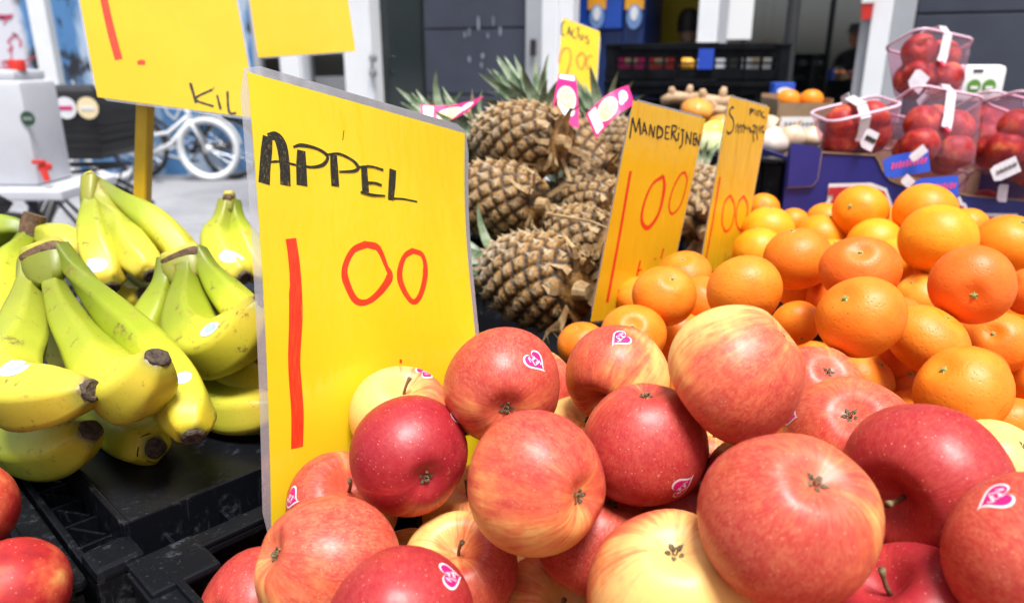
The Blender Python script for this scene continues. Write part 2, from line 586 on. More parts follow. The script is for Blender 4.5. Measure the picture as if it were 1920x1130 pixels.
def red_ink():
    m = mat('red_marker', (.7, .03, .01), .45)
    t = NT(m)
    cb = t.n('ShaderNodeCombineXYZ')
    t.l(t.math('MULTIPLY', t.n('ShaderNodeAttribute', attribute_name='across').outputs['Fac'], 7.0), cb.inputs[0])
    t.l(t.math('MULTIPLY', t.n('ShaderNodeAttribute', attribute_name='length').outputs['Fac'], 9.0), cb.inputs[1])
    st = t.noise(cb.outputs[0], 1.3, 4, .65)
    t.base(t.ramp(st, [(.3, (.50, .018, .008)), (.5, (.70, .035, .010)), (.66, (.78, .075, .012)), (.75, (.82, .20, .014))]))
    return m
M['ink_red'] = red_ink()
M['ink_orange'] = noisy('orange_marker', (.80, .22, .008), (.78, .16, .006), 60, .5)
def black_ink():
    m = mat('black_marker', (.012, .011, .010), .4)
    t = NT(m)
    uv = t.n('ShaderNodeAttribute', attribute_name='across').outputs['Fac']
    ul = t.n('ShaderNodeAttribute', attribute_name='length').outputs['Fac']
    cb = t.n('ShaderNodeCombineXYZ'); t.l(t.math('MULTIPLY', uv, 9.0), cb.inputs[0]); t.l(t.math('MULTIPLY', ul, 26.0), cb.inputs[1])
    st = t.noise(cb.outputs[0], 1.6, 5, .7)
    g = t.n('ShaderNodeNewGeometry').outputs['Position']
    f = t.math('MULTIPLY', t.smooth(st, .52, .70), t.math('ADD', .35, t.smooth(t.noise(g, 500, 2), .4, .6)), clamp=True)
    t.base(t.mix(t.math('MULTIPLY', f, .8), (.010, .009, .009), (.40, .30, .03)))
    return m
M['ink_black'] = black_ink()
M['ink'] = noisy('black_pen', (.010, .009, .009), (.03, .025, .02), 90, .45)
M['pole_yellow'] = noisy('yellow_plastic', (.80, .50, .008), (.72, .43, .006), 25, .35)
M['white'] = noisy('white_paint', (.78, .79, .80), (.70, .71, .73), 3, .45)
M['offwhite'] = noisy('white_plastic', (.55, .56, .60), (.50, .51, .55), 6, .45)
M['white_card'] = mat('white_card', (.82, .82, .82), .6)
M['pink'] = mat('pink_print', (.58, .008, .15), .4)
M['sticker_white'] = mat('sticker_white', (.70, .68, .69), .4)
M['green_stem'] = noisy('green_calyx', (.16, .22, .05), (.30, .34, .10), 300, .6)
M['brown_stem'] = noisy('brown_stem', (.10, .065, .03), (.20, .14, .06), 300, .7)
M['calyx'] = noisy('dried_calyx', (.055, .045, .022), (.22, .19, .10), 400, .8)
M['black'] = noisy('black_paint', (.012, .012, .014), (.02, .02, .023), 8, .45)
M['rubber'] = noisy('tyre_rubber', (.012, .012, .013), (.025, .025, .026), 30, .8)
M['steel'] = mat('steel', (.45, .46, .48), .35, metal=1)
M['red_plastic'] = noisy('red_plastic', (.62, .03, .02), (.52, .025, .018), 20, .4)
M['wood'] = noisy('table_wood', (.25, .16, .09), (.16, .10, .06), 8, .7, stretch=(1, 8, 8))
# ================================================================== ground and street
def grid_plane(name, mat_, x0, x1, y0, y1, z=0.0):
    me = bpy.data.meshes.new(name)
    me.from_pydata([(x0, y0, z), (x1, y0, z), (x1, y1, z), (x0, y1, z)], [], [(0, 1, 2, 3)])
    me.materials.append(mat_)
    return link(name, me)
gm = mat('pale_paving', (.40, .40, .42), .75)
t = NT(gm)
g_ = t.n('ShaderNodeNewGeometry').outputs['Position']
c_ = t.mix(t.smooth(t.noise(g_, 1.2, 6, .65), .3, .7), (.24, .24, .26), (.31, .31, .33))
br = t.n('ShaderNodeTexBrick'); t.l(g_, br.inputs['Vector']); br.inputs['Scale'].default_value = 3.4
br.inputs['Mortar Size'].default_value = .012
br.inputs['Color1'].default_value = (1, 1, 1, 1); br.inputs['Color2'].default_value = (.86, .86, .86, 1); br.inputs['Mortar'].default_value = (.6, .6, .6, 1)
t.base(t.mix(1.0, c_, br.outputs[0], 'MULTIPLY'))
tag(grid_plane('ground', gm, -60, 60, -60, 60), kind='structure')

# ---- painted wall across the side street
mw = mat('graffiti_paint', (.3, .4, .6), .6)
t = NT(mw)
g_ = t.n('ShaderNodeNewGeometry').outputs['Position']
sx_ = t.n('ShaderNodeSeparateXYZ'); t.l(g_, sx_.inputs[0])
wob = t.noise(g_, 1.5, 5, .6)
left = t.smooth(t.math('ADD', sx_.outputs[0], t.math('MULTIPLY', wob, .5)), -5.22, -5.05)
low = t.smooth(t.math('ADD', sx_.outputs[2], t.math('MULTIPLY', t.noise(g_, 2.2, 3), .5)), 2.2, 2.3)
pale = t.mix(low, (.62, .62, .68), (.10, .26, .50))
st = t.smooth(t.noise(t.vmul(g_, (2.2, 1, .7)), 1.3, 5, .6), .48, .60)
blue = t.mix(st, (.07, .20, .42), (.40, .50, .64))
blk = t.smooth(t.noise(t.vmul(g_, (3, 1, 1.6)), 1.1, 6, .7), .50, .58)
hi = t.smooth(sx_.outputs[2], .9, 1.15)
blue = t.mix(t.math('MULTIPLY', blk, hi), blue, (.015, .017, .022))
t.base(t.mix(left, pale, blue))
mural = thing('mural_wall', (-5.5, 8.75, 0), 'low building wall across the side street covered in blue, white and pink graffiti', 'wall')
b = MB(); b.box((-6.0, 8.75, 2.2), (8.0, .3, 4.4)); b.build('wall', mw, mural)
gp = noisy('graffiti_pink', (.62, .07, .16), (.50, .04, .12), 3, .6)
b = MB()
rg = random.Random(5)
for k in range(90):                                   # sprayed loops and scrawls, a few mm proud
    x0 = rg.uniform(-7.2, -5.45); z0 = rg.uniform(1.0, 2.15)
    a0 = rg.uniform(0, 6.28); rr = rg.uniform(.03, .09); tw = rg.uniform(2, 5.5)
    pts = [V((x0 + rr * math.cos(a0 + tw * i / 9) * .8 + .02 * i * rg.uniform(-.3, 1), 8.596 - .0008 * (k % 6), z0 + rr * 1.3 * math.sin(a0 + tw * i / 9))) for i in range(10)]
    b.ribbon(pts, rg.uniform(.012, .026), (0, -1, 0))
b.build('graffiti', gp, mural)
b = MB()
for k in range(14):
    x0 = rg.uniform(-5.3, -3.0); z0 = rg.uniform(.15, 1.0)
    pts = [V((x0 + .06 * i * rg.uniform(.2, 1), 8.596 - .0008 * (k % 5), z0 + .12 * math.sin(i * .9 + k))) for i in range(8)]
    b.ribbon(pts, rg.uniform(.015, .03), (0, -1, 0))
b.build('graffiti', M['white'], mural)

P0 = on_plane(88, 90, V((0, 7.6, 0)), V((0, 1, 0)))
post = thing('white_post', (P0.x, 7.6, 0), 'thick white post standing in front of the graffiti wall at the far left', 'post')
b = MB(); b.box((P0.x, 7.6, 1.8), (.17, .12, 3.6), bev=.012); b.build('shaft', M['white'], post)
b = MB(); b.box((P0.x, 7.6, .03), (.26, .2, .06), bev=.01); b.build('base_plate', M['steel'], post)

# ---- shop front: a plane 4.7 m from the camera, turned 24 degrees
FN = V((.4067, .9135, 0)); FT = V((.9135, -.4067, 0)); FO = FN * 4.7
FROT = Matrix((FT, FN, V((0, 0, 1)))).transposed()
def sx(px, py=60, off=0.0):
    return on_plane(px, py, FO + FN * off, FN).dot(FT)
def fz(px, py, off=0.0):
    return on_plane(px, py, FO + FN * off, FN).z
def fpt(s, off, z):
    return FO + FT * s + FN * off + V((0, 0, z))
def fbox(b, s0, s1, z0, z1, o0, o1, bev=0):
    b.box(fpt((s0 + s1) / 2, (o0 + o1) / 2, (z0 + z1) / 2), (s1 - s0, o1 - o0, z1 - z0), FROT, bev)
    return b
M['wall_grey'] = noisy('blue_grey_cladding', (.034, .040, .062), (.043, .050, .075), 3, .55)
M['dark_door'] = noisy('dark_green_paint', (.012, .018, .018), (.02, .028, .028), 4, .35)
M['frame_white'] = noisy('white_frame', (.84, .85, .87), (.78, .79, .82), 2, .4)
M['frame_grey'] = noisy('grey_frame', (.42, .43, .46), (.36, .37, .40), 2, .45)
M['inside_dark'] = noisy('dim_interior', (.035, .036, .04), (.05, .05, .055), 2, .8)
bld = thing('shop_building', fpt(0, 0, 0), 'blue grey shop front with white window and door frames behind the stall', 'building')
ZT = 3.3
S = {k: sx(k) for k in (470, 528, 562, 652, 704, 795, 990, 1020, 1050, 1076, 1310, 1346, 1630, 1668, 1712)}
S['end'] = S[1712] + 3.2
# cladding: single boards with open joints
def cladding(s0, s1, joints):
    zs = [0.02] + joints + [ZT]
    b = MB(); fbox(b, s0, s1, 0, ZT, .035, .22); b.build('wall', M['wall_grey'], bld)
    for z0, z1 in zip(zs[:-1], zs[1:]):
        b = MB(); fbox(b, s0 + .004, s1 - .004, z0 + .006, z1 - .006, 0, .033, .004); b.build('panel', M['wall_grey'], bld)
j1, j2 = fz(890, 178), fz(890, 54)
hh = j2 - j1
cladding(S[795], S[990], [j1 - 2 * hh, j1 - hh, j1, j2, j2 + hh, j2 + 2 * hh] if j1 - 2 * hh > .1 else [j1 - hh, j1, j2, j2 + hh])
jr = fz(1800, 25)
cladding(S[1712], S['end'], [jr - 3 * hh, jr - 2 * hh, jr - hh, jr, jr + hh])
b = MB()                                             # spots of reflected light on the cladding, put in as thin pale patches
rg = random.Random(11)
for px, py, r_, l_ in [(897, 45, .012, .05), (938, 58, .014, .035), (905, 105, .013, .02), (880, 112, .012, .025), (903, 122, .010, .02), (880, 60, .008, .03), (872, 66, .008, .02), (915, 68, .007, .02), (1815, 100, .012, .016), (925, 40, .006, .03)]:
    c = on_plane(px, py, FO - FN * .003, FN)
    n = 9
    pts = [c + FT * (r_ * .7 * math.cos(2 * math.pi * i / n) * rg.uniform(.7, 1.2)) + V((0, 0, l_ * math.sin(2 * math.pi * i / n) * rg.uniform(.8, 1.2))) for i in range(n)]
    b.poly(pts, -FN * .002)
tag(b.build('light_spots', noisy('pale_light_spot', (.30, .32, .38), (.22, .24, .30), 20, .6), bld), kind='stuff')
def post_(s0, s1, m='frame_white', o0=-.05, o1=.1):
    b = MB(); fbox(b, s0, s1, 0, ZT, o0, o1, .006); return b.build('frame_post', M[m], bld)
post_(S[528], S[562]); post_(S[652], S[704], o0=-.07); post_(S[990] + .003, S[1020], 'frame_grey'); post_(S[1020] + .002, S[1050]); post_(S[1050] + .002, S[1076], o0=-.03)
post_(S[1310], S[1346]); post_(S[1630], S[1668]); post_(S[1668] + .002, S[1712] - .003, 'frame_grey', o0=-.035)
b = MB(); b.tube([fpt(S[1020] - .05, -.06, fz(1012, 105)), fpt(S[1020] - .05, -.06, fz(1012, 75))], .02, 8); b.build('handle', M['black'], bld)
def window(s0, s1, z0, z1):
    b = MB()
    fw = .05
    fbox(b, s0 + .002, s1 - .002, z0, z0 + fw, .0, .08); fbox(b, s0 + .002, s1 - .002, z1 - fw, z1, .0, .08)
    fbox(b, s0 + .002, s0 + fw, z0 + fw, z1 - fw, .0, .08); fbox(b, s1 - fw, s1 - .002, z0 + fw, z1 - fw, .0, .08)
    wn = b.build('window', M['frame_grey'], bld)
    b = MB(); fbox(b, s0 + fw, s1 - fw, z0 + fw, z1 - fw, .035, .041)
    b.build('pane', M['glass'], wn)
    if z0 > .1:
        b = MB(); fbox(b, s0 + .003, s1 - .003, .0, z0 - .003, .02, .1); b.build('wall', M['wall_grey'], bld)
    return wn
window(S[1346], S[1630], .4, 2.9); window(S[562], S[652], .4, 2.9); window(S[470], S[528], .4, 2.9)
# dark door
b = MB(); fbox(b, S[704] + .003, S[795] - .003, 0.02, 2.6, .06, .11, .006); dr = b.build('door', M['dark_door'], bld)
b = MB(); fbox(b, S[704] + .06, S[795] - .05, .9, 2.4, .05, .058); b.build('pane', mat('dark_glass', (.02, .028, .03), .12), dr)
for py in (110, 138):
    b = MB()
    c = on_plane(699, py, FO - FN * .08, FN); b.lathe([(0, -.02), (.022, -.014), (.03, 0), (.022, .016), (0, .02)], 14, c, Matrix.Rotation(R(90), 3, 'X'))
    b.build('handle', M['steel'], dr)
b = MB(); fbox(b, S[470] - .3, S['end'], ZT, ZT + 1.0, -.02, .25); b.build('wall', M['wall_grey'], bld)
# interior shell
for nm, a in (('floor', (S[470], S['end'], .0, .02, .25, 3.6)), ('ceiling', (S[470], S['end'], 2.95, 3.0, .25, 3.6)), ('wall', (S[470], S['end'], .02, 2.95, 3.6, 3.7)),
              ('wall', (S[470] - .1, S[470], .02, 2.95, .25, 3.6)), ('wall', (S['end'], S['end'] + .1, .02, 2.95, .25, 3.6))):
    b = MB(); fbox(b, *a); b.build(nm, M['inside_dark'], bld)
M['olive'] = noisy('mustard_wall', (.42, .31, .012), (.36, .27, .012), 2, .7)
b = MB(); fbox(b, sx(1195, 60, 1.3), sx(1345, 60, 1.3), .02, 2.9, 1.3, 1.36); b.build('partition', M['olive'], bld)
# blue cabinet just inside the door
M['blue_cab'] = noisy('blue_lacquer', (.012, .075, .42), (.010, .06, .36), 3, .3)
M['navy_cab'] = noisy('navy_lacquer', (.008, .03, .15), (.006, .025, .12), 3, .35)
M['amber'] = noisy('amber_print', (.80, .36, .01), (.75, .32, .01), 5, .5)
cabx0, cabx1, cabm = sx(1070, 60, .3), sx(1206, 60, .3), sx(1165, 60, .3)
cab = thing('blue_cabinet', fpt(cabx0, .5, .02), 'bright blue cabinet with amber hanging labels just inside the shop doorway', 'cabinet')
zc = fz(1120, 55, .3)
b = MB(); fbox(b, cabx0, cabm, zc, 2.3, .3, .8, .01); b.build('body', M['blue_cab'], cab)
b = MB(); fbox(b, cabm + .004, cabx1, .02, 2.3, .32, .8, .01); b.build('body', M['navy_cab'], cab)
b = MB(); fbox(b, cabx0, cabm, .02, zc - .004, .34, .8, .01); b.build('drawer', M['navy_cab'], cab)
for px in (1119, 1189):
    c = on_plane(px, 18, FO + FN * .285, FN)
    b = MB(); fbox(b, c.dot(FT) - .062, c.dot(FT) + .062, c.z + .0, c.z + .22, .283, .289); bn = b.build('banner', M['amber'], cab)
    b = MB()
    e = on_plane(px, 32, FO + FN * .28, FN)
    b.poly([e + FT * (.05 * math.cos(k * .349)) + V((0, 0, .075 * math.sin(k * .349))) for k in range(18)], FN * .006)
    b.build('emblem', mat('pale_blue_print', (.16, .28, .55), .5), bn)
    b = MB()
    b.poly([e - FN * .004 + FT * (.026 * math.cos(k * .6)) + V((0, 0, .045 * math.sin(k * .6) + .02)) for k in range(10)], FN * .003)
    b.build('crest', M['white'], bn)
# notice behind the window and red sign by the post
c = on_plane(1376, 20, FO - FN * .01, FN)
nz0 = fz(1376, 74)
nt_ = thing('paper_notice', fpt(sx(1376), 0, nz0), 'blank white paper notice taped to the shop window beside the white post', 'notice')
b = MB(); fbox(b, S[1346] + .012, sx(1408), nz0, nz0 + .62, .026, .029); b.build('sheet', M['white_card'], nt_)
nt_ = thing('red_sign', fpt(sx(1616), .0, fz(1616, 38)), 'red hanging sign with a white band at the top of the shop window', 'sign')
b = MB()
zz = fz(1616, 38)
b.poly([fpt(sx(1600), -.02, zz + .3), fpt(sx(1612), -.02, zz), fpt(sx(1628), -.02, zz), fpt(sx(1640), -.02, zz + .3)], -FN * .05)
b.build('panel', M['red_plastic'], nt_)
b = MB(); fbox(b, sx(1608), sx(1634), fz(1616, 8), fz(1616, 8) + .05, -.075, -.0715); b.build('band', M['white'], nt_)

# ================================================================== bicycles
def bicycle(name, loc, ang, col, label, tyre='rubber', wr=.34, thick=.022, group=None):
    """x forward, front hub at x=0; built at the origin, then turned and placed."""
    bk = thing(name, (0, 0, 0), label, 'bicycle', group)
    mt = M[col]
    WB = 1.06
    fr, rr = V((0, 0, wr)), V((-WB, 0, wr))
    bb = V((-WB + .43, 0, .29)); seat = V((-WB + .24, 0, .78)); head = V((-.20, 0, .80)); headb = V((-.15, 0, .66))
    b = MB()
    b.tube([headb, V((-.4, 0, .40)), bb], .026, 10)
    b.tube([headb + V((-.01, 0, .05)), V((-.42, 0, .52)), V((-WB + .37, 0, .48))], .020, 10)
    b.tube([bb, seat], .019, 10)
    b.tube([headb, head], .022, 10)
    for s_ in (-1, 1):
        b.tube([bb + V((0, .04 * s_, 0)), rr + V((0, .065 * s_, 0))], .011, 8)
        b.tube([seat + V((.01, .015 * s_, -.12)), rr + V((0, .065 * s_, 0))], .009, 8)
    b.build('frame', mt, bk, True)
    b = MB()
    b.tube([head, headb], .017, 8)
    for s_ in (-1, 1):
        b.tube([headb, headb + V((.02, .05 * s_, -.05)), fr + V((0, .055 * s_, 0))], .014, 8)
    b.build('fork', mt, bk, True)
    b = MB(); b.tube([head, head + V((-.03, 0, .18)), head + V((.02, 0, .22))], .014, 8)
    b.tube([head + V((-.22, -.28, .22)), head + V((-.08, -.22, .25)), head + V((.02, 0, .22)), head + V((-.08, .22, .25)), head + V((-.22, .28, .22))], .012, 8)
    b.build('handlebar', M['steel'], bk, True)
    b = MB(); b.tube([seat, seat + V((-.03, 0, .12))], .013, 8); b.build('seat_post', M['steel'], bk, True)
    b = MB()
    sp = seat + V((-.04, 0, .14))
    prof = [(-.14, .075, .0), (-.10, .085, .012), (0, .06, .01), (.08, .03, .004), (.13, .018, -.006)]
    vs_, fs = [], []
    for x, hw, dz in prof:
        for k in range(8):
            a = 2 * math.pi * k / 8
            vs_.append(sp + V((x, hw * math.cos(a), dz + .025 * math.sin(a))))
    for i in range(len(prof) - 1):
        for k in range(8):
            fs.append((i * 8 + k, i * 8 + (k + 1) % 8, (i + 1) * 8 + (k + 1) % 8, (i + 1) * 8 + k))
    fs += [tuple(range(8)), tuple(range((len(prof) - 1) * 8, len(prof) * 8))]
    b.add(vs_, fs); b.build('saddle', M['black'], bk, True)
    for c in (fr, rr):
        cir = [c + V((math.cos(2 * math.pi * k / 36), 0, math.sin(2 * math.pi * k / 36))) * (wr - thick) for k in range(36)]
        b = MB(); b.tube(cir, thick, 8, closed=True); wh = b.build('wheel', M[tyre], bk, True)
        b = MB(); b.tube([c + (p - c) * .90 for p in cir], .011, 6, closed=True); b.build('rim', M['steel'] if tyre == 'rubber' else M[tyre], wh, True)
        b = MB()
        for k in range(20):
            a = 2 * math.pi * k / 20
            b.tube([c + V((0, .02 * (-1) ** k, 0)), c + V((math.cos(a), 0, math.sin(a))) * (wr - thick) * .9], .0022, 4, False)
        b.build('spokes', M['steel'], wh)
        b = MB(); b.tube([c + V((0, -.05, 0)), c + V((0, .05, 0))], .045 if tyre != 'rubber' else .025, 12); b.build('hub', mt, wh, True)
        b = MB()
        a0, a1 = (-.1, 2.5) if c is rr else (.15, 2.2)
        arc = [c + V((math.cos(lerp(a0, a1, k / 14)), 0, math.sin(lerp(a0, a1, k / 14)))) * (wr + .02) for k in range(15)]
        for p, q in zip(arc[:-1], arc[1:]):
            b.bar(p, q + (q - p) * .1, .05, .006, (0, 1, 0) if False else (0, 0, 1))
        b.build('mudguard', mt, bk)
    b = MB(); b.tube([bb + V((0, -.06, .06)), rr + V((0, -.06, .03))], .035, 8); b.build('chain_case', mt, bk, True)
    b = MB(); b.tube([bb + V((0, -.09, 0)), bb + V((.1, -.1, -.12))], .009, 6); b.box(bb + V((.1, -.15, -.12)), (.09, .09, .02))
    b.tube([bb + V((0, .09, 0)), bb + V((-.1, .1, .12))], .009, 6); b.box(bb + V((-.1, .15, .12)), (.09, .09, .02))
    b.build('crank', M['black'], bk)
    b = MB()
    for s_ in (-1, 1):
        b.tube([seat + V((-.02, .05 * s_, -.08)), rr + V((-.2, .06 * s_, .41)), rr + V((0, .07 * s_, 0))], .007, 6)
    b.box(rr + V((0, 0, .415)), (.36, .13, .012)); b.build('carrier', M['black'], bk)
    bk.location = loc
    bk.rotation_euler = (0, 0, ang)
    return bk
wb = at(391, 278, 8.05); bicycle('white_bicycle', (wb.x, wb.y, 0), 0, 'white', 'all white bicycle with white tyres parked by the graffiti wall', 'white', .345, .034)
wb = at(272, 300, 8.2); bicycle('black_bicycle', (wb.x - .1, wb.y + .12, 0), R(175), 'black', 'black bicycle parked behind the yellow pole, overlapping the white bicycle', group='dark bicycles')
wb = at(158, 250, 3.7)
cb = bicycle('delivery_bicycle', (wb.x - 1.06, wb.y, 0), R(180), 'black', 'black delivery bicycle carrying a black box with two round stickers', group='dark bicycles')
# its box sits over the rear wheel (local x = -1.06)
def local_build(b, name, m, parent, smooth=False):
    me = b.mesh(name, m, smooth)
    return link(name, me, parent)
b = MB()
X0 = -1.06
vs_ = []
for z, hx, hy in ((.80, .155, .17), (.83, .17, .18), (1.02, .19, .2), (1.022, .2, .21), (1.07, .2, .21), (1.072, .19, .2), (1.12, .185, .195), (1.14, .17, .18)):
    vs_ += [V((X0 + hx, -hy, z)), V((X0 + hx, hy, z)), V((X0 - hx, hy, z)), V((X0 - hx, -hy, z))]
nlev = len(vs_) // 4
fs = [(4 * i + k, 4 * i + (k + 1) % 4, 4 * i + 4 + (k + 1) % 4, 4 * i + 4 + k) for i in range(nlev - 1) for k in range(4)] + [(3, 2, 1, 0), tuple(4 * nlev - 4 + k for k in range(4))]
b.add(vs_, fs)
for z in (.87, .91, .95):
    b.box((X0, 0, z), (.36 + (z - .8) * .12, .375 + (z - .8) * .12, .012))
bx = local_build(b, 'cargo_box', M['black'], cb)
# the side the camera sees is local +y (turned by 180 degrees)
for xs, r_, m_ in ((X0 - .055, .05, 'white'), (X0 - .158, .05, 'cream')):
    if m_ == 'cream': M['cream'] = mat('cream_print', (.80, .66, .40), .5)
    b = MB(); b.lathe([(0, .0), (r_, .0), (r_, .003), (0, .003)], 24, (xs, .2115, 1.045), Matrix.Rotation(R(-90), 3, 'X'))
    rs = local_build(b, 'round_sticker', M[m_], bx)
    b = MB(); b.box((xs, .2155, 1.045), (r_ * 1.3, .002, r_ * .35)); local_build(b, 'print', M['pink'] if m_ == 'white' else M['white'], rs)
wb = at(-10, 385, 1.95); bicycle('parked_bicycle', (wb.x - .85, wb.y, 0), R(168), 'black', 'dark bicycle whose grey saddle shows at the left edge below the white table', group='dark bicycles')

# ================================================================== white canister on its folding table
dW = 2.9
ctr = at(52, 345, dW); zt = ctr.z - .012
tb = thing('folding_table', (ctr.x, ctr.y + .1, 0), 'small white folding table with crossed black legs under the white canister', 'table')
b = MB(); b.box((ctr.x - .06, ctr.y + .12, zt - .02), (.48, .42, .04), bev=.008); b.build('tabletop', M['offwhite'], tb)
for s_ in (-.2, .2):
    for q in (-1, 1):
        b = MB(); b.tube([(ctr.x - .06 + .2 * q, ctr.y + .12 + s_, zt - .04), (ctr.x - .06 - .2 * q, ctr.y + .12 + s_ + .01 * q, .0)], .016, 8); b.build('leg', M['black'], tb, True)
b = MB(); b.tube([(ctr.x - .06, ctr.y - .08, zt * .5), (ctr.x - .06, ctr.y + .32, zt * .5)], .01, 8); b.build('crossbar', M['black'], tb, True)
can = thing('water_canister', (ctr.x, ctr.y + .12, zt), 'white plastic water canister with red tap, red cap and a round black sticker', 'canister')
hC = at(52, 150, dW).z - zt
cx = (at(118, 250, dW).x + at(-60, 250, dW).x) / 2; wC = at(118, 250, dW).x - at(-60, 250, dW).x
b = MB(); cx -= .10
b.box((cx, ctr.y + .13, zt + hC / 2), (wC, .24, hC - .002), bev=.022); b.build('body', M['offwhite'], can, 40)
b = MB(); b.box((cx, ctr.y + .13, zt + hC + .018), (wC * .86, .2, .04), bev=.014); b.build('shoulder', M['offwhite'], can, 40)
p = at(48, 132, dW); b = MB(); b.lathe([(0, .04), (.026, .04), (.03, .032), (.03, .0), (0, 0)], 18, (p.x, ctr.y + .09, zt + hC + .036)); b.build('cap', M['red_plastic'], can, 40)
p = at(94, 312, dW); yf = ctr.y + .008
b = MB(); b.tube([(p.x, yf, p.z), (p.x, yf - .04, p.z)], .018, 12); b.tube([(p.x, yf - .035, p.z), (p.x + .012, yf - .04, p.z - .05)], .012, 10); b.box((p.x - .008, yf - .04, p.z + .024), (.05, .014, .016), bev=.004); b.build('tap', M['red_plastic'], can, 40)
p = at(74, 220, dW); b = MB(); b.lathe([(0, 0), (.028, 0), (.028, .002), (0, .002)], 24, (p.x, yf + .0005, p.z), Matrix.Rotation(R(90), 3, 'X')); st_ = b.build('sticker', mat('green_print', (.02, .06, .03), .5), can)
b = MB(); b.box((p.x, yf - .0025, p.z), (.036, .001, .012)); b.build('print', mat('grey_print', (.22, .25, .24), .5), st_)

# ================================================================== stall: table, overhead frame
CN = V((-.235, .380, 0)); UA = R(46.0)
UU = V((math.cos(UA), math.sin(UA), 0)); WW = V((math.sin(UA), -math.cos(UA), 0))
UROT = Matrix((UU, WW * -1, V((0, 0, 1)))).transposed()      # local x = u, y = -w
def uw(u, w, z): return CN + UU * u + WW * w + V((0, 0, z))
def ubox(b, u0, u1, w0, w1, z0, z1, bev=0):
    b.box(uw((u0 + u1) / 2, (w0 + w1) / 2, (z0 + z1) / 2), (abs(u1 - u0), abs(w1 - w0), z1 - z0), UROT, bev)
    return b
ZTAB = .80
tbl = thing('market_table', uw(.9, 0, 0), 'wooden market table holding all the fruit crates', 'table')
for k in range(7):
    b = MB(); w0 = -.66 + k * .187
    ubox(b, -.43, 2.35, w0 + .002, w0 + .185, ZTAB - .03, ZTAB, .003); b.build('plank', M['wood'], tbl)
for u in (-.35, .95, 2.25):
    b = MB(); ubox(b, u - .03, u + .03, -.62, .6, ZTAB - .09, ZTAB - .032); b.build('crossbeam', M['wood'], tbl)
    for w_ in (-.6, .58):
        b = MB(); ubox(b, u - .028, u + .028, w_ - .025, w_ + .025, 0, ZTAB - .092); b.build('leg', M['wood'], tbl)
fr = thing('awning_frame', uw(.9, 0, 0), 'black steel awning frame over the stall, seen reflected in the shop window', 'frame')
for u, w_ in ((-.5, -.75), (2.5, -.75), (2.5, 1.3), (-.5, 1.6)):
    b = MB(); b.tube([uw(u, w_, 0), uw(u, w_, 2.35)], .022, 10); b.build('post', M['black'], fr, True)
for a, c in (((-.5, -.75), (2.5, -.75)), ((2.5, -.75), (2.5, 1.3)), ((2.5, 1.3), (-.5, 1.6)), ((-.5, 1.6), (-.5, -.75)), ((1.0, -.75), (1.0, 1.45))):
    b = MB(); b.tube([uw(*a, 2.35), uw(*c, 2.35)], .02, 10); b.build('rail', M['black'], fr, True)

# ================================================================== crates
def crate(name, label, cat='crate', u0=0, u1=.4, w0=0, w1=.6, z0=.8, z1=.96, m='crate', group=None, slots=True, frame=None):
    f_uw, fbx = uw, ubox
    cr_ = thing(name, f_uw((u0 + u1) / 2, (w0 + w1) / 2, z0), label, cat, group)
    mt = M[m]
    tk = .005
    b = MB(); fbx(b, u0 + .01, u1 - .01, w0 + .01, w1 - .01, z0, z0 + .008)
    b.build('floor', mt, cr_)
    H = z1 - z0
    for axis, pos, sgn in (('u', w0, 1), ('u', w1, -1), ('w', u0, 1), ('w', u1, -1)):
        b = MB()
        a0, a1 = (u0, u1) if axis == 'u' else (w0, w1)
        L = a1 - a0
        def seg(s0, s1, za, zb, ta=.0, tb=tk, bev=0):
            p0, p1 = (pos + sgn * ta, pos + sgn * tb)
            lo, hi = min(p0, p1), max(p0, p1)
            if axis == 'u': fbx(b, s0, s1, lo, hi, za, zb, bev)
            else: fbx(b, lo, hi, s0, s1, za, zb, bev)
        e = .03
        seg(a0 + e, a1 - e, z0 + .001, z0 + H * .30, .004, .009)
        seg(a0 + e, a1 - e, z0 + H * .62, z1 - .006, .004, .009)
        n = max(3, int(L / .055))
        for k in range(n + 1):
            s_ = lerp(a0 + e + .006, a1 - e - .006, k / n)
            seg(s_ - .005, s_ + .005, z0 + H * .30, z0 + H * .62, .003, .010)
            if k % 2 == 0:
                seg(s_ - .0018, s_ + .0018, z0 + .004, z0 + H * .28, -.003, .003)
                seg(s_ - .0018, s_ + .0018, z0 + H * .64, z1 - .010, -.003, .003)
        seg(a0 + e, a1 - e, z0 + H * .44, z0 + H * .50, .004, .009)
        # rim: broad lip with a raised inner edge and a lower outer flange
        seg(a0 + .004, a1 - .004, z1 - .006, z1, -.004, .017, .0015)
        seg(a0 + .03, a1 - .03, z1, z1 + .0035, .012, .017, .001)
        seg(a0 + .05, a1 - .05, z1 - .016, z1 - .007, -.005, -.001, .001)
        seg(a0 + L * .5 - .07, a0 + L * .5 + .07, z1 - .001, z1 + .006, -.004, .016, .003)
        b.build('side_wall', mt, cr_)
    for uu, su in ((u0, 1), (u1, -1)):
        for ww, sw in ((w0, 1), (w1, -1)):
            b = MB()
            fbx(b, min(uu, uu + su * .03), max(uu, uu + su * .03), min(ww, ww + sw * .008), max(ww, ww + sw * .008), z0, z1 - .007)
            fbx(b, min(uu, uu + su * .008), max(uu, uu + su * .008), min(ww + sw * .0081, ww + sw * .03), max(ww + sw * .0081, ww + sw * .03), z0, z1 - .007)
            c0 = (uu + su * .019, ww + sw * .019)
            fbx(b, c0[0] - .021, c0[0] + .021, c0[1] - .021, c0[1] + .021, z1 - .0035, z1 + .003, .0025)
            b.build('corner_post', mt, cr_)
    return cr_
crate('apple_crate', 'black plastic crate filled with the big red and yellow apples', u0=.0, u1=.392, w0=.0, w1=.60, z0=.805, z1=.955, group='black plastic crates on the table')
_c = bpy.data.objects['apple_crate']
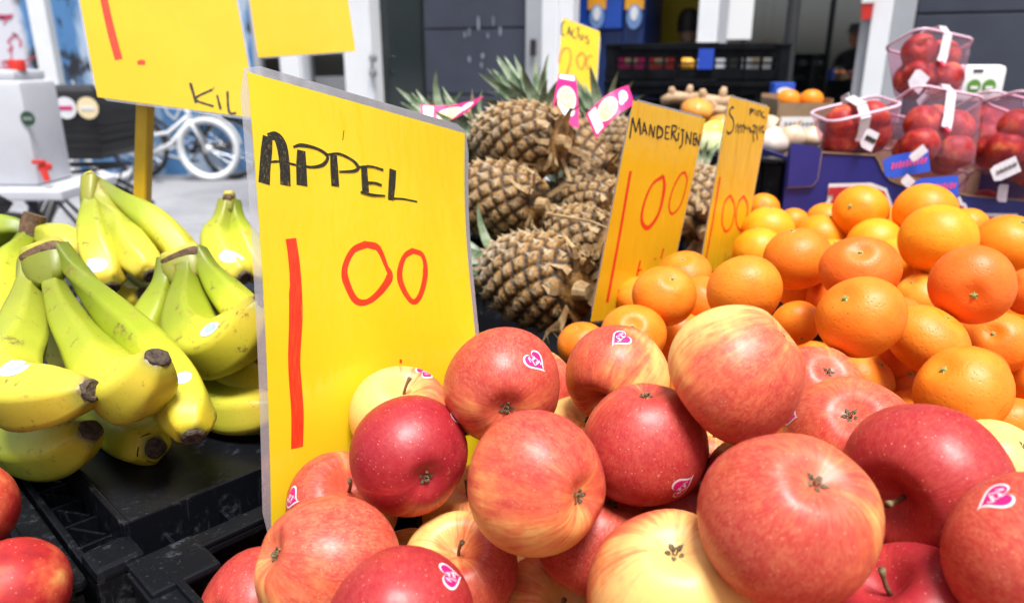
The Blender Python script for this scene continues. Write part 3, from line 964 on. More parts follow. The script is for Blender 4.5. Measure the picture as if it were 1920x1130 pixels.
b = MB(); ubox(b, .13, .17, -.0045, -.0035, .895, .920); b.build('label_window', noisy('grey_violet_label', (.10, .085, .11), (.14, .12, .15), 60, .6), _c)
crate('mandarin_crate', 'black plastic crate under the mandarins, behind the apple crate', u0=.398, u1=.79, w0=.0, w1=.60, z0=.805, z1=.95, group='black plastic crates on the table')
crate('orange_crate', 'black plastic crate under the oranges, in front of the blue fruit box', u0=.796, u1=1.14, w0=-.12, w1=.48, z0=.805, z1=.97, group='black plastic crates on the table')
crate('pineapple_crate', 'black plastic crate holding the pile of pineapples', u0=.40, u1=1.0, w0=-.60, w1=-.006, z0=.805, z1=.93, group='black plastic crates on the table')
crate('nectarine_crate', 'black plastic crate with nectarines at the lower left corner', u0=-.42, u1=-.026, w0=-.60, w1=-.004, z0=.805, z1=.955, group='black plastic crates on the table')

# upturned crate that carries the bananas: flat panel inside a ribbed rim
def tray():
    u0, u1, w0, w1 = -.018, .392, -.60, -.004
    zt_, z0 = .962, .805
    tr = thing('upturned_crate', uw(.2, -.3, z0), 'upturned black plastic crate with ribbed rim carrying the banana bunches', 'crate', 'black plastic crates on the table')
    mt = M['crate']
    i0 = .030
    b = MB(); ubox(b, u0 + i0, u1 - i0, w0 + i0, w1 - i0, zt_ - .03, zt_, .002)
    ubox(b, u0 + i0 - .004, u1 - i0 + .004, w1 - i0 + .0005, w1 - i0 + .0045, zt_ - .03, zt_ + .005, .001)
    ubox(b, u0 + i0 - .0045, u0 + i0 - .0005, w0 + i0, w1 - i0, zt_ - .03, zt_ + .005, .001)
    b.build('top_panel', mt, tr)
    b = MB(); ubox(b, u0 + .004, u1 - .004, w0 + .004, w1 - .004, zt_ - .045, zt_ - .032)
    b.build('rim', mt, tr)
    for nm, a in (('side_wall', (u0, u1, w1 - .005, w1, z0, zt_ - .012)), ('side_wall', (u0, u1, w0, w0 + .005, z0, zt_ - .012)),
                  ('side_wall', (u0, u0 + .005, w0 + .0055, w1 - .0055, z0, zt_ - .012)), ('side_wall', (u1 - .005, u1, w0 + .0055, w1 - .0055, z0, zt_ - .012))):
        b = MB(); ubox(b, *a, .0012); b.build(nm, mt, tr)
    zr0, zr1 = zt_ - .032, zt_ - .014
    n = 16
    for k in range(n + 1):                            # cross ribs along the left side, zigzag between them
        w_ = lerp(w0 + .05, w1 - .05, k / n)
        b = MB(); ubox(b, u0 + .0055, u0 + i0 - .005, w_ - .0013, w_ + .0013, zr0, zr1)
        if k < n:
            b.bar(uw(u0 + .008, w_ + .002, zr1 - .007), uw(u0 + i0 - .008, w_ + .026, zr1 - .007), .0022, .013)
        b.build('rib', mt, tr)
    for k in range(9):
        u_ = lerp(u0 + .05, u1 - .05, k / 8)
        b = MB(); ubox(b, u_ - .0013, u_ + .0013, w1 - i0 + .005, w1 - .0055, zr0, zr1); b.build('rib', mt, tr)
    for a in ((.10, .17), (.21, .25), (.28, .36)):
        b = MB(); ubox(b, a[0], a[1], w1 - .022, w1 - .006, zr0, zt_ - .006, .003); b.build('clip', mt, tr)
    b = MB(); ubox(b, u0 - .0005, u0 + .03, w1 - .03, w1 + .0005, zt_ - .016, zt_ - .004, .005); b.build('corner_cap', mt, tr)
tray()
# ================================================================== apples
def apple_mesh(k):
    rg = random.Random(100 + k)
    Rr = .038
    H = rg.uniform(.88, .95)
    sk = rg.uniform(-.10, .10); sk2 = rg.uniform(-.06, .06)
    lob = rg.uniform(.012, .03); ph = rg.uniform(0, 6.28)
    sh = rg.uniform(.02, .10)
    prof_n, seg = 44, 44
    b = MB()
    def shape(t, a):
        rr = math.sin(t) ** .93 * (1 + sh * math.cos(t) * .8)
        z = H * math.cos(t) * (1 - .06 * math.cos(t))
        z -= .40 * math.exp(-(t / .33) ** 2) * 1.0
        z += .19 * math.exp(-((math.pi - t) / .27) ** 2)
        rr *= 1 + lob * math.cos(5 * a + ph) * (.5 - .5 * math.cos(t)) ** 2 + lob * .5 * math.cos(3 * a + ph * 2) + lob * .5 * math.cos(2 * a)
        x, y = rr * math.cos(a), rr * math.sin(a)
        z += x * sk + y * sk2
        return V((x, y, z)) * Rr
    rows = []
    for i in range(prof_n + 1):
        t = math.pi * i / prof_n
        if i in (0, prof_n):
            rows.append([len(b.v)]); b.v.append(shape(t, 0))
        else:
            rows.append([len(b.v) + j for j in range(seg)])
            b.v.extend(shape(t, 2 * math.pi * j / seg) for j in range(seg))
    for r0, r1 in zip(rows[:-1], rows[1:]):
        for j in range(seg):
            j2 = (j + 1) % seg
            if len(r0) == 1: b.f.append((r0[0], r1[j], r1[j2]))
            elif len(r1) == 1: b.f.append((r0[j], r1[0], r0[j2]))
            else: b.f.append((r0[j], r1[j], r1[j2], r0[j2]))
    me = b.mesh('apple', M['apple'], True)
    return me, shape(0, 0).z, shape(math.pi, 0).z, BVHTree.FromPolygons(b.v, b.f)
APM = [apple_mesh(k) for k in range(6)]
def stem_mesh():
    b = MB()
    b.tube([(0, 0, -.001), (.0004, 0, .005), (.0014, .0006, .010), (.003, .001, .0145)], [.0013, .0011, .0011, .0019], 7)
    return b.mesh('stem', M['brown_stem'], True)
def calyx_mesh():
    b = MB()
    for k in range(5):
        a = 2 * math.pi * k / 5 + .2
        d = V((math.cos(a), math.sin(a), 0)); s_ = V((-d.y, d.x, 0))
        b.add([d * .0006 + s_ * .0012, d * .0006 - s_ * .0012, d * .0032 - s_ * .0011 + V((0, 0, -.0022)), d * .0032 + s_ * .0011 + V((0, 0, -.0022)), d * .0056 + V((0, 0, -.0010 - .0012 * (k % 2)))],
              [(0, 1, 2, 3), (3, 2, 4)])
    for k in range(9):
        a = 2 * math.pi * k / 9
        b.tube([(.0008 * math.cos(a), .0008 * math.sin(a), 0), (.0016 * math.cos(a * 1.3), .0016 * math.sin(a * 1.3), -.0036)], .0003, 4)
    return b.mesh('calyx', M['calyx'])
STEM, CALYX = stem_mesh(), calyx_mesh()

def heart(n=40, dx=0.0):
    o = []
    for i in range(n):
        t_ = 2 * math.pi * i / n
        x = 16 * math.sin(t_) ** 3 / 17
        y = (13 * math.cos(t_) - 5 * math.cos(2 * t_) - 2 * math.cos(3 * t_) - math.cos(4 * t_)) / 15
        if y < 0: x += dx * y * y                       # tail sweeps to one side
        o.append((x, y))
    return o
GL = {  # pen strokes of the small script on the heart
    'P': [[(.1, 0), (.3, 1)], [(.2, .95), (.6, 1), (.65, .7), (.2, .5)]], 'i': [[(0, .5), (.05, 0), (.2, .1)], [(.05, .75), (.08, .8)]],
    'n': [[(0, 0), (.05, .5), (.1, .3), (.3, .5), (.35, 0), (.5, .1)]], 'k': [[(0, 0), (.1, 1)], [(.4, .55), (.08, .3), (.45, 0)]],
    'L': [[(.2, 1), (.1, .1), (.6, 0)], [(.05, .9), (.3, 1)]], 'a': [[(.4, .5), (.1, .45), (.05, .1), (.3, .05), (.4, .5), (.42, .05), (.55, .1)]],
    'd': [[(.4, .45), (.1, .4), (.05, .05), (.35, .1), (.5, 1)]], 'y': [[(0, .5), (.1, .1), (.35, .15), (.4, .5), (.25, -.5), (.0, -.4)]]}
def script_strokes(txt, x0, y0, h):
    out, x = [], x0
    for ch in txt:
        for s_ in GL[ch]:
            out.append([(x + px * h * .95, y0 + py * h + (px * h) * .12) for px, py in s_])
        x += {'P': .62, 'L': .6, 'k': .46}.get(ch, .45) * h
    return out
def sticker(ap, bvh, ray_px, ang, size=.0077, heartlike=True, mat_in='pink'):
    """small label pressed onto the skin where the viewing ray meets it"""
    mw = Matrix.LocRotScale(ap.location, ap.rotation_quaternion if ap.rotation_mode == 'QUATERNION' else ap.rotation_euler.to_quaternion(), ap.scale)
    inv = mw.inverted()
    o = inv @ CAM
    d = (inv.to_3x3() @ ray(*ray_px)).normalized()
    hit, nrm, _, _ = bvh.ray_cast(o, d)
    if hit is None:
        hit, nrm, _, _ = bvh.find_nearest(o + d * (hit_d(o, d)))
    up = (inv.to_3x3() @ cu).normalized()
    up = (up - nrm * up.dot(nrm)).normalized()
    rt = up.cross(nrm)
    ca, sa = math.cos(ang), math.sin(ang)
    ex, ey = rt * ca + up * sa, up * ca - rt * sa
    sz = size / ap.scale.x
    def prj(x, y, h):
        p = hit + ex * (x * sz) + ey * (y * sz)
        h2, n2, _, _ = bvh.ray_cast(p + nrm * .02, -nrm)
        if h2 is None:
            h2, n2, _, _ = bvh.find_nearest(p)
        return h2 + n2 * h
    def patch(out, h, name, m, par):
        b = MB()
        n = len(out)
        rings = (.34, .68, 1.0)
        vs_ = [prj(0, 0, h)]
        for r_ in rings:
            vs_ += [prj(x * r_, y * r_, h) for x, y in out]
        fs = [(0, 1 + i, 1 + (i + 1) % n) for i in range(n)]
        for q in range(2):
            fs += [(1 + q * n + i, 1 + (q + 1) * n + i, 1 + (q + 1) * n + (i + 1) % n, 1 + q * n + (i + 1) % n) for i in range(n)]
        b.add(vs_, fs)
        return link(name, b.mesh(name, m, True), par)
    if heartlike:
        base = [(x * 1.02, y * 1.02) for x, y in heart(40, .35)]
        s0 = patch(base, .00018, 'sticker', M['sticker_white'], ap)
        patch([(x * .85, y * .85 + .03) for x, y in heart(40, .35)], .00032, 'emblem', M[mat_in], s0)
        b = MB()
        for st in script_strokes('Pink', -.48, .12, .36) + script_strokes('Lady', -.30, -.30, .36):
            b.ribbon([prj(x, y, .00046) for x, y in st], .06 * sz, nrm)
        link('lettering', b.mesh('lettering', M['sticker_white']), s0)
    else:
        out = [(math.cos(k * .2618), .62 * math.sin(k * .2618)) for k in range(24)]
        s0 = patch(out, .0002, 'sticker', M['sticker_white'], ap)
        patch([(x * .62, y * .5 + .1) for x, y in out], .0004, 'emblem', M['pale_blue'], s0)
        b = MB()
        b.ribbon([prj(x, -.32, .0005) for x in (-.5, -.25, 0, .25, .5)], .1 * sz, nrm)
        link('lettering', b.mesh('lettering', M['pale_blue']), s0)
    return s0
M['pale_blue'] = mat('blue_print', (.35, .45, .62), .5)
def hit_d(o, d): return (-o).dot(d)
def view_basis(p):
    f = (p - CAM).normalized()
    r_ = f.cross(cu).normalized()
    return r_, r_.cross(f), -f
def from_view(p, v):
    r_, u_, b_ = view_basis(p)
    return (r_ * v[0] + u_ * v[1] + b_ * v[2]).normalized()
def fruit_rot(p, axis, end, side):
    z = from_view(p, axis)
    if end == 'c': z = -z
    x = from_view(p, side)
    x = (x - z * x.dot(z))
    x = x.normalized() if x.length > 1e-4 else z.orthogonal().normalized()
    y = z.cross(x)
    return Matrix((x, y, z)).transposed().to_quaternion()

# px, py, depth, size | visible end (c calyx, s stalk) and its direction (right, up, to camera) | blush side | blush, depth of red | stickers (px, py, turn) | label
APPLES = [
 (768, 854, .456, .0757, 'c', (.32, -.44, .84), (.2, .3, .9), 1.15, .92, [(853, 780, 32)], 'speckled deep red apple, calyx facing forward, leaning on the apple price card'),
 (943, 725, .468, .0767, 'c', (.06, -.40, .90), (.2, .9, .4), 1.0, .25, [(1003, 677, 25)], 'pinkish red apple with heart sticker at upper right, topping the left of the heap'),
 (1005, 904, .403, .0787, 'c', (.72, -.22, .62), (.30, .80, .45), 0.78, .30, [], 'large apple with a red top, bright yellow flank and calyx at its right side'),
 (752, 776, .520, .0715, 's', (.1, .75, .6), (.98, .1, .1), 0.5, .2, [(802, 690, 60)], 'yellow apple with a red right edge peeking out behind the deep red apple'),
 (642, 950, .484, .0740, 's', (.22, .50, .80), (-.75, .2, .5), 0.9, .25, [(546, 934, 70)], 'orange red apple with yellow stalk hollow, tucked against the bottom of the apple card'),
 (619, 1068, .404, .0809, 'c', (-.82, .30, .45), (.1, .75, .6), 0.92, .02, [], 'pale salmon apple with its calyx at the far left, front left of the heap'),
 (863, 1066, .444, .0700, 's', (-.06, .52, .84), (.85, -.25, .4), 0.68, .3, [], 'yellow orange apple whose deep stalk hollow faces up, below the speckled deep red apple'),
 (753, 1174, .355, .0745, 'c', (-.1, -.25, .95), (.1, .5, .8), 1.2, .8, [(846, 1080, 48)], "crimson apple with a sticker near its top, cut off by the photo's bottom edge"),
 (480, 1137, .435, .0672, 'c', (-.6, -.2, .6), (.1, .5, .8), 1.1, .55, [], 'small red apple lowest in the left corner of the apple crate'),
 (1025, 1146, .470, .0711, 's', (.40, .15, .88), (-.4, .6, -.3), 0.35, .1, [], 'golden yellow apple with a stalk hollow, at the bottom edge beside the big yellow apple'),
 (1000, 735, .591, .0695, 'c', (.3, .6, .4), (.3, .3, .9), 0.95, .3, [], 'red apple showing only a sliver at the right of the stickered pinkish apple'),
 (938, 690, .644, .0682, 'c', (.0, .7, .5), (.3, .3, .9), 1.0, .3, [], 'dark pink apple showing just its top behind the stickered pinkish apple'),
 (1090, 822, .548, .0692, 's', (.2, .7, .5), (.2, -.5, .8), 0.5, .1, [], 'yellow orange apple deep between the upper apples in the middle of the heap'),
 (1110, 1010, .448, .0699, 'c', (.3, .5, .4), (.4, .2, .8), 0.95, .3, [], 'orange red apple shaded under the right side of the large two tone apple'),
 (890, 962, .506, .0720, 's', (-.2, .5, .5), (.6, .5, .4), 0.65, .2, [], 'yellowish apple almost hidden between the deep red and the two tone apple'),
 (1156, 706, .515, .0728, 's', (-.38, -.72, .55), (-.9, .35, .15), 0.72, .3, [(1163, 633, -62)], 'half pink half yellow apple with a sticker on top, next to the mandarins'),
 (1378, 699, .416, .0780, 's', (-.75, -.64, -.12), (.55, -.62, .55), 0.74, .10, [], 'biggest pale cream apple with a rosy lower right side, top of the whole heap'),
 (1207, 834, .439, .0766, 'c', (.05, .88, .42), (.35, -.45, .8), 1.0, .6, [(1279, 913, 118)], 'glossy red apple with a pale top left patch, left below the biggest pale apple'),
 (1528, 728, .546, .0682, 'c', (.3, .4, .7), (.1, .2, .9), 1.1, .1, [], 'rosy pink apple showing its speckled shoulder behind the biggest pale apple'),
 (1590, 820, .461, .0807, 'c', (.04, .40, .90), (.1, -.2, .95), 1.2, .12, [(1482, 779, 75)], 'dusky pink apple with its calyx facing up, right of the biggest pale apple'),
 (1735, 905, .386, .0860, 's', (-.50, -.42, .75), (.55, .40, .70), 1.15, .72, [], 'large crimson speckled apple with a dark stalk hollow at its lower left'),
 (1476, 973, .336, .0809, 'c', (.34, .47, .80), (-.55, -.15, .8), 1.0, .18, [], 'very large orange red apple with black fleck and calyx on top, front centre'),
 (1258, 1110, .373, .0868, 'c', (.05, .50, .86), (-.6, .5, -.5), 0.45, .05, [(1397, 1046, 95)], 'very large golden yellow apple at the bottom edge of the photo'),
 (1945, 1052, .315, .0738, 'c', (.5, -.3, .7), (-.2, .3, .9), 1.1, .2, [(1867, 930, -42)], 'coral red apple with a heart sticker, cut off by the right edge of the photo'),
 (1703, 1170, .353, .0807, 's', (-.42, .66, .60), (.5, .1, .85), 1.2, .9, [], 'dark crimson apple with its stalk hollow at upper left, bottom right of the heap'),
 (1430, 912, .425, .0707, 's', (.1, .8, .3), (-.6, -.3, .7), 0.95, .9, [], 'dark red apple with a yellow shoulder hidden behind the very large orange red apple'),
 (1862, 882, .488, .0688, 'c', (.5, .5, .3), (-.5, -.5, -.2), 0.2, .0, [], 'pale yellow apple peeking out right of the large crimson apple'),
 (1290, 947, .475, .0726, 'c', (.1, .3, .3), (.2, .5, .7), 1.0, .7, [], 'shaded red apple down in the gap under the glossy red apple'),
 (1330, 862, .531, .0728, 's', (.1, .5, .3), (-.4, .2, .4), 0.5, .5, [], 'shaded russet apple deep in the gap below the biggest pale apple'),
]
for i, (px, py, d, s_, end, ax, side, amt, deep, stk, lab) in enumerate(APPLES):
    me, zt0, zb0, bvh = APM[i % 6]
    p = at(px, py, d)
    ap = link('apple', me)
    tag(ap, lab, 'apple', 'apples in the front crate')
    ap.location = p
    ap.rotation_mode = 'QUATERNION'
    ap.rotation_quaternion = fruit_rot(p, ax, end, side)
    k = s_ / .077
    ap.scale = (k, k, k)
    ap.color = (amt / 1.5, deep, (i * .137) % 1.0, 1)
    st = link('stem', STEM, ap); st.location = (0, 0, zt0)
    cl = link('calyx', CALYX, ap); cl.location = (0, 0, zb0 + .0008)
    for sx_, sy_, an in stk:
        sticker(ap, bvh, (sx_, sy_), R(an))

# nectarines in the crate at the lower left and further ones in the tubs use a rounder skin
def nect_mat():
    m = mat('nectarine_skin', rough=.5, spec=.3)
    t = NT(m)
    P = t.vmul(t.obj(), (30, 30, 30))
    oi = t.n('ShaderNodeObjectInfo')
    rn = t.n('ShaderNodeCombineXYZ'); t.l(t.math('MULTIPLY', oi.outputs['Random'], 40.0), rn.inputs[0])
    P = t.vadd(P, rn.outputs[0])
    f = t.noise(P, 1.1, 5, .6)
    c = t.ramp(f, [(.25, (.16, .008, .015)), (.48, (.38, .02, .02)), (.60, (.55, .09, .04)), (.75, (.72, .34, .10))])
    vo = t.voro(P, 8)
    c = t.mix(t.math('MULTIPLY', t.math('SUBTRACT', 1.0, t.smooth(vo.outputs['Distance'], .06, .15)), .4), c, (.7, .42, .26))
    t.base(c)
    return m
M['nectarine'] = nect_mat()
def nect_mesh():
    b = MB()
    def fn(p, a):
        da = math.atan2(math.sin(a), math.cos(a))
        return V((p.x * (1 - .055 * math.exp(-(da / .16) ** 2)), p.y, p.z))
    pr = []
    for i in range(25):
        t_ = math.pi * i / 24
        r_ = math.sin(t_) ** .95
        z = .94 * math.cos(t_) - .20 * math.exp(-(t_ / .30) ** 2) + .08 * math.exp(-((math.pi - t_) / .3) ** 2)
        pr.append((r_ * .034 if 0 < i < 24 else 0, z * .034))
    b.lathe(pr[::-1], 36, fn=fn)
    return b.mesh('nectarine', M['nectarine'], True), BVHTree.FromPolygons(b.v, b.f)
NECT, NBVH = nect_mesh()
def nectarine(p, size, axis, side, label, group=None, cat='nectarine'):
    o = link('nectarine', NECT)
    tag(o, label, cat, group)
    o.location = p
    o.rotation_mode = 'QUATERNION'
    o.rotation_quaternion = fruit_rot(p, axis, 's', side)
    k = size / .068
    o.scale = (k, k, k)
    b_ = link('stem', STEM, o); b_.location = (0, 0, .034 * .68); b_.scale = (.7, .7, .3)
    return o
n1 = nectarine(at(22, 1113, .405), .0605, (-.75, .5, .3), (.5, .6, .6), 'nectarine with a pale crease lying in the crate at the lower left corner', 'nectarines in the corner crate')
n2 = nectarine(at(-72, 955, .44), .060, (.1, .6, .5), (-.5, .2, .6), 'dark red nectarine cut off by the left edge, above the creased nectarine', 'nectarines in the corner crate')

# ================================================================== mandarins and oranges
def citrus_mesh(k, H, dimple, lump):
    rg = random.Random(40 + k)
    ph = [rg.uniform(0, 6.28) for _ in range(6)]
    n, seg = 28, 40
    Rr = .03
    b = MB()
    rows = []
    for i in range(n + 1):
        t_ = math.pi * i / n
        def shp(a):
            r_ = math.sin(t_) ** .95
            z = H * math.cos(t_) - dimple * math.exp(-(t_ / .22) ** 2) + dimple * .8 * math.exp(-((math.pi - t_) / .25) ** 2)
            z += .02 * math.exp(-((t_ - .42) / .18) ** 2) * (lump > .02)
            f = 1 + lump * (math.sin(2 * a + ph[0]) * .6 + math.sin(3 * a + ph[1]) * .5 + .35 * math.sin(9 * a + ph[2]) * math.exp(-(t_ / .55) ** 2) + .5 * math.sin(2 * t_ + ph[3]))
            return V((r_ * math.cos(a) * f, r_ * math.sin(a) * f, z)) * Rr
        if i in (0, n):
            rows.append([len(b.v)]); b.v.append(shp(0))
        else:
            rows.append([len(b.v) + j for j in range(seg)])
            b.v.extend(shp(2 * math.pi * j / seg) for j in range(seg))
    for r0, r1 in zip(rows[:-1], rows[1:]):
        for j in range(seg):
            j2 = (j + 1) % seg
            if len(r0) == 1: b.f.append((r0[0], r1[j], r1[j2]))
            elif len(r1) == 1: b.f.append((r0[j], r1[0], r0[j2]))
            else: b.f.append((r0[j], r1[j], r1[j2], r0[j2]))
    return b.mesh('citrus', M['citrus'], True), (H - dimple) * Rr, -(H - dimple * .8) * Rr
CIT = [citrus_mesh(0, .84, .07, .030), citrus_mesh(1, .80, .10, .040), citrus_mesh(2, .88, .06, .025), citrus_mesh(3, .78, .12, .045)]
ORA = [citrus_mesh(4, .96, .03, .012), citrus_mesh(5, .94, .04, .016)]
def button_mesh():
    b = MB()
    out = []
    for k in range(15):
        a = 2 * math.pi * k / 15
        r_ = .0036 if k % 3 == 0 else .0021
        out.append((r_ * math.cos(a), r_ * math.sin(a)))
    b.add([(0, 0, .0013)] + [(x, y, .0002) for x, y in out], [(0, 1 + i, 1 + (i + 1) % 15) for i in range(15)])
    b.lathe([(0, .0022), (.0011, .002), (.0013, .0005)], 8)
    return b.mesh('stem_button', M['green_stem'])
def scar_mesh():
    b = MB(); b.lathe([(0, .0008), (.0008, .0009), (.0017, .0003), (.0019, -.0002)], 12)
    return b.mesh('blossom_scar', noisy('pale_scar', (.62, .50, .30), (.40, .26, .10), 500, .7), True)
BUTTON, SCAR = button_mesh(), scar_mesh()
TC = [(.76, .205, .016), (.79, .235, .018), (.74, .165, .020), (.80, .260, .020)]
OC = [(.82, .270, .009), (.85, .33, .013), (.80, .24, .008)]
# px, py, depth, size, axis of the stalk end in view terms, colour, kind (m mandarin, o orange), label
CITRUS = [
 (1246, 554, .675, .0603, (.28, .62, .70), 1, 'm', 'mandarin with a green stalk button, alone on top right beside the mandarin price card'),
 (1283, 517, .800, .0616, (-.05, .75, .55), 0, 'm', 'mandarin with a pale button behind the one that leans on the mandarin price card'),
 (1395, 545, .608, .0630, (.35, -.75, .5), 1, 'm', 'large mandarin with a brownish flank just behind the biggest pale apple'),
 (1186, 629, .648, .0597, (.0, .38, .85), 1, 'm', 'mandarin with its green button hidden by the half pink apple in front'),
 (1090, 645, .728, .0500, (-.2, .6, .4), 0, 'm', 'small mandarin at the far left end of the mandarins, by the crate rim'),
 (1201, 558, .824, .0562, (.1, .7, .4), 3, 'm', 'mandarin peeking out between the price card and the mandarin leaning on it'),
 (1318, 565, .758, .0566, (.2, .5, .4), 0, 'm', 'mandarin showing only a strip left of the large brownish mandarin'),
 (1270, 634, .737, .0575, (.2, -.5, .5), 0, 'm', 'mandarin low down behind the half pink and the biggest pale apple'),
 (1504, 538, .739, .0542, (.1, .85, .3), 1, 'm', 'smooth mandarin in the second row, right of the large brownish mandarin'),
 (1491, 606, .681, .0480, (.3, -.7, .4), 1, 'm', 'smooth mandarin touching the right shoulder of the biggest pale apple'),
 (1495, 486, .685, .0650, (-.15, .92, .2), 0, 'm', 'broad flat mandarin lying above the smooth mandarin, below the first oranges'),
 (1612, 505, .616, .0640, (.02, .62, .75), 2, 'm', 'reddish broad mandarin with a shallow navel, in the centre of the mandarins'),
 (1613, 594, .555, .0660, (-.40, .52, .74), 0, 'm', 'glossy mandarin tilted left with a pale scar near its top'),
 (1739, 638, .584, .0640, (.55, .72, .2), 1, 'm', 'mandarin tipped on edge right of the glossy tilted mandarin'),
 (1822, 534, .591, .0650, (.05, -.30, .92), 2, 'm', 'biggest reddish mandarin with dimpled skin, near the right edge'),
 (1868, 641, .633, .0580, (-.12, .35, .9), 0, 'm', 'mandarin with a bright green button right of the mandarin tipped on edge'),
 (1805, 731, .523, .0665, (-.45, .52, .72), 1, 'm', 'large grainy mandarin with a green button at upper left, just above the crimson apple'),
 (1892, 804, .536, .0515, (.4, -.6, .5), 0, 'm', 'mandarin below the grainy one at the right edge, next to the pale yellow apple'),
 (1937, 701, .648, .0562, (.3, .5, .5), 0, 'm', 'mandarin cut off by the right edge between two mandarins'),
 (1725, 556, .763, .0563, (-.3, .6, .4), 3, 'm', 'brownish mandarin wedged left behind the biggest reddish mandarin'),
 (1761, 491, .812, .0560, (.3, .5, .6), 2, 'm', 'mandarin half hidden up behind the biggest reddish mandarin'),
 (1709, 519, .877, .0487, (.3, .5, .6), 0, 'm', 'small mandarin in the dark gap right of the reddish broad mandarin'),
 (1930, 547, .742, .0500, (-.62, .42, .6), 2, 'm', 'mandarin with a pale button cut off by the right edge, beside the biggest reddish one'),
 (1633, 690, .684, .0480, (.3, .4, .4), 0, 'm', 'mandarin under the glossy tilted mandarin, above the dusky pink apple'),
 (1610, 714, .626, .0614, (.6, .5, .3), 3, 'm', 'pale yellow orange mandarin beside the rosy pink apple'),
 (1698, 731, .643, .0585, (.1, .4, .4), 2, 'm', 'deep shaded mandarin in the gap left of the grainy mandarin'),
 (1684, 604, .737, .0555, (.1, .5, .4), 2, 'm', 'mandarin showing a thin strip between the glossy tilted and the tipped mandarin'),
 (1716, 781, .597, .0538, (.1, .5, .4), 0, 'm', 'mandarin with only its top showing above the crimson apple'),
 (1613, 397, .967, .0713, (-.35, .22, .9), 0, 'o', 'round orange with a pale stalk scar, top of the heap before the blue box'),
 (1735, 399, .923, .0770, (.4, .7, -.2), 0, 'o', 'large orange under the blue tag that hangs from the fruit tub'),
 (1758, 450, .764, .0764, (.2, .8, -.3), 1, 'o', 'largest yellow orange, smooth and bright, right of the middle'),
 (1640, 461, .934, .0720, (.4, -.5, .5), 1, 'o', 'bright yellow orange below the round orange with the stalk scar'),
 (1539, 449, .999, .0716, (.3, .7, .2), 0, 'o', 'orange left of the bright yellow orange, in the second row'),
 (1440, 434, 1.012, .0726, (.1, .85, .2), 1, 'o', 'orange lying right of the last yellow price card, in front of the vegetable crate'),
 (1422, 473, .968, .0680, (-.1, .8, .2), 1, 'o', 'yellow orange touching the foot of the last yellow price card'),
 (1431, 392, 1.107, .0490, (.02, .35, .9), 2, 'o', 'small orange with a pale button beside the middle of the last price card'),
 (1487, 420, 1.050, .0462, (.5, .0, .8), 2, 'o', 'small orange behind the second row, near the left corner of the blue box'),
 (1548, 415, 1.115, .0600, (.1, .8, .2), 0, 'o', 'orange peeking out left behind the round orange with the stalk scar'),
 (1813, 427, 1.027, .0580, (.1, .8, .2), 0, 'o', 'orange peeking out right behind the largest yellow orange'),
 (1891, 463, .844, .0770, (.3, .6, .4), 2, 'o', 'large orange by the right edge, right of the largest yellow orange'),
 (1672, 418, 1.155, .0550, (.1, .8, .2), 0, 'o', 'orange in the dark gap between the two front oranges by the blue box'),
 (1682, 487, .857, .0552, (.1, .8, .2), 1, 'o', 'orange low in the gap left of the largest yellow orange'),
 (1566, 560, .700, .0540, (.3, .5, .4), 2, 'm', 'shaded mandarin in the gap between the smooth and the glossy tilted mandarin'),
 (1440, 520, .800, .0540, (.1, .7, .4), 0, 'm', 'mandarin showing its top between the large brownish and the broad flat mandarin'),
 (1660, 660, .640, .0520, (.3, .5, .4), 2, 'm', 'shaded mandarin under the right side of the glossy tilted mandarin'),
 (1570, 500, .790, .0560, (.1, .7, .4), 1, 'm', 'mandarin peeking out between the broad flat and the reddish broad mandarin'),
 (1790, 600, .690, .0540, (.1, .7, .4), 3, 'm', 'mandarin between the tipped one and the biggest reddish one'),
 (1830, 700, .610, .0520, (.1, .7, .4), 2, 'm', 'shaded mandarin in the gap above the grainy mandarin'),
 (1815, 490, .880, .0600, (.1, .7, .4), 0, 'o', 'orange half hidden between the largest yellow orange and the right edge'),
 (1560, 490, .930, .0600, (.1, .7, .4), 1, 'o', 'orange in the gap below the second row, above the broad flat mandarin'),
]
for i, (px, py, d, s_, ax, ci, kd, lab) in enumerate(CITRUS):
    me, zt0, zb0 = (CIT[i % 4] if kd == 'm' else ORA[i % 2])
    p = at(px, py, d)
    o = link('mandarin' if kd == 'm' else 'orange', me)
    tag(o, lab, 'mandarin' if kd == 'm' else 'orange', 'heap of mandarins' if kd == 'm' else 'heap of oranges')
    o.location = p
    o.rotation_mode = 'QUATERNION'
    o.rotation_quaternion = fruit_rot(p, ax, 's', (random.uniform(-1, 1), random.uniform(-1, 1), .3))
    k = s_ / .061
    o.scale = (k, k, k)
    o.color = (*(TC[ci] if kd == 'm' else OC[ci]), 1)
    bt = link('stem_button', BUTTON, o); bt.location = (0, 0, zt0)
    sc_ = link('blossom_scar', SCAR, o); sc_.location = (0, 0, zb0); sc_.rotation_euler = (math.pi, 0, 0)

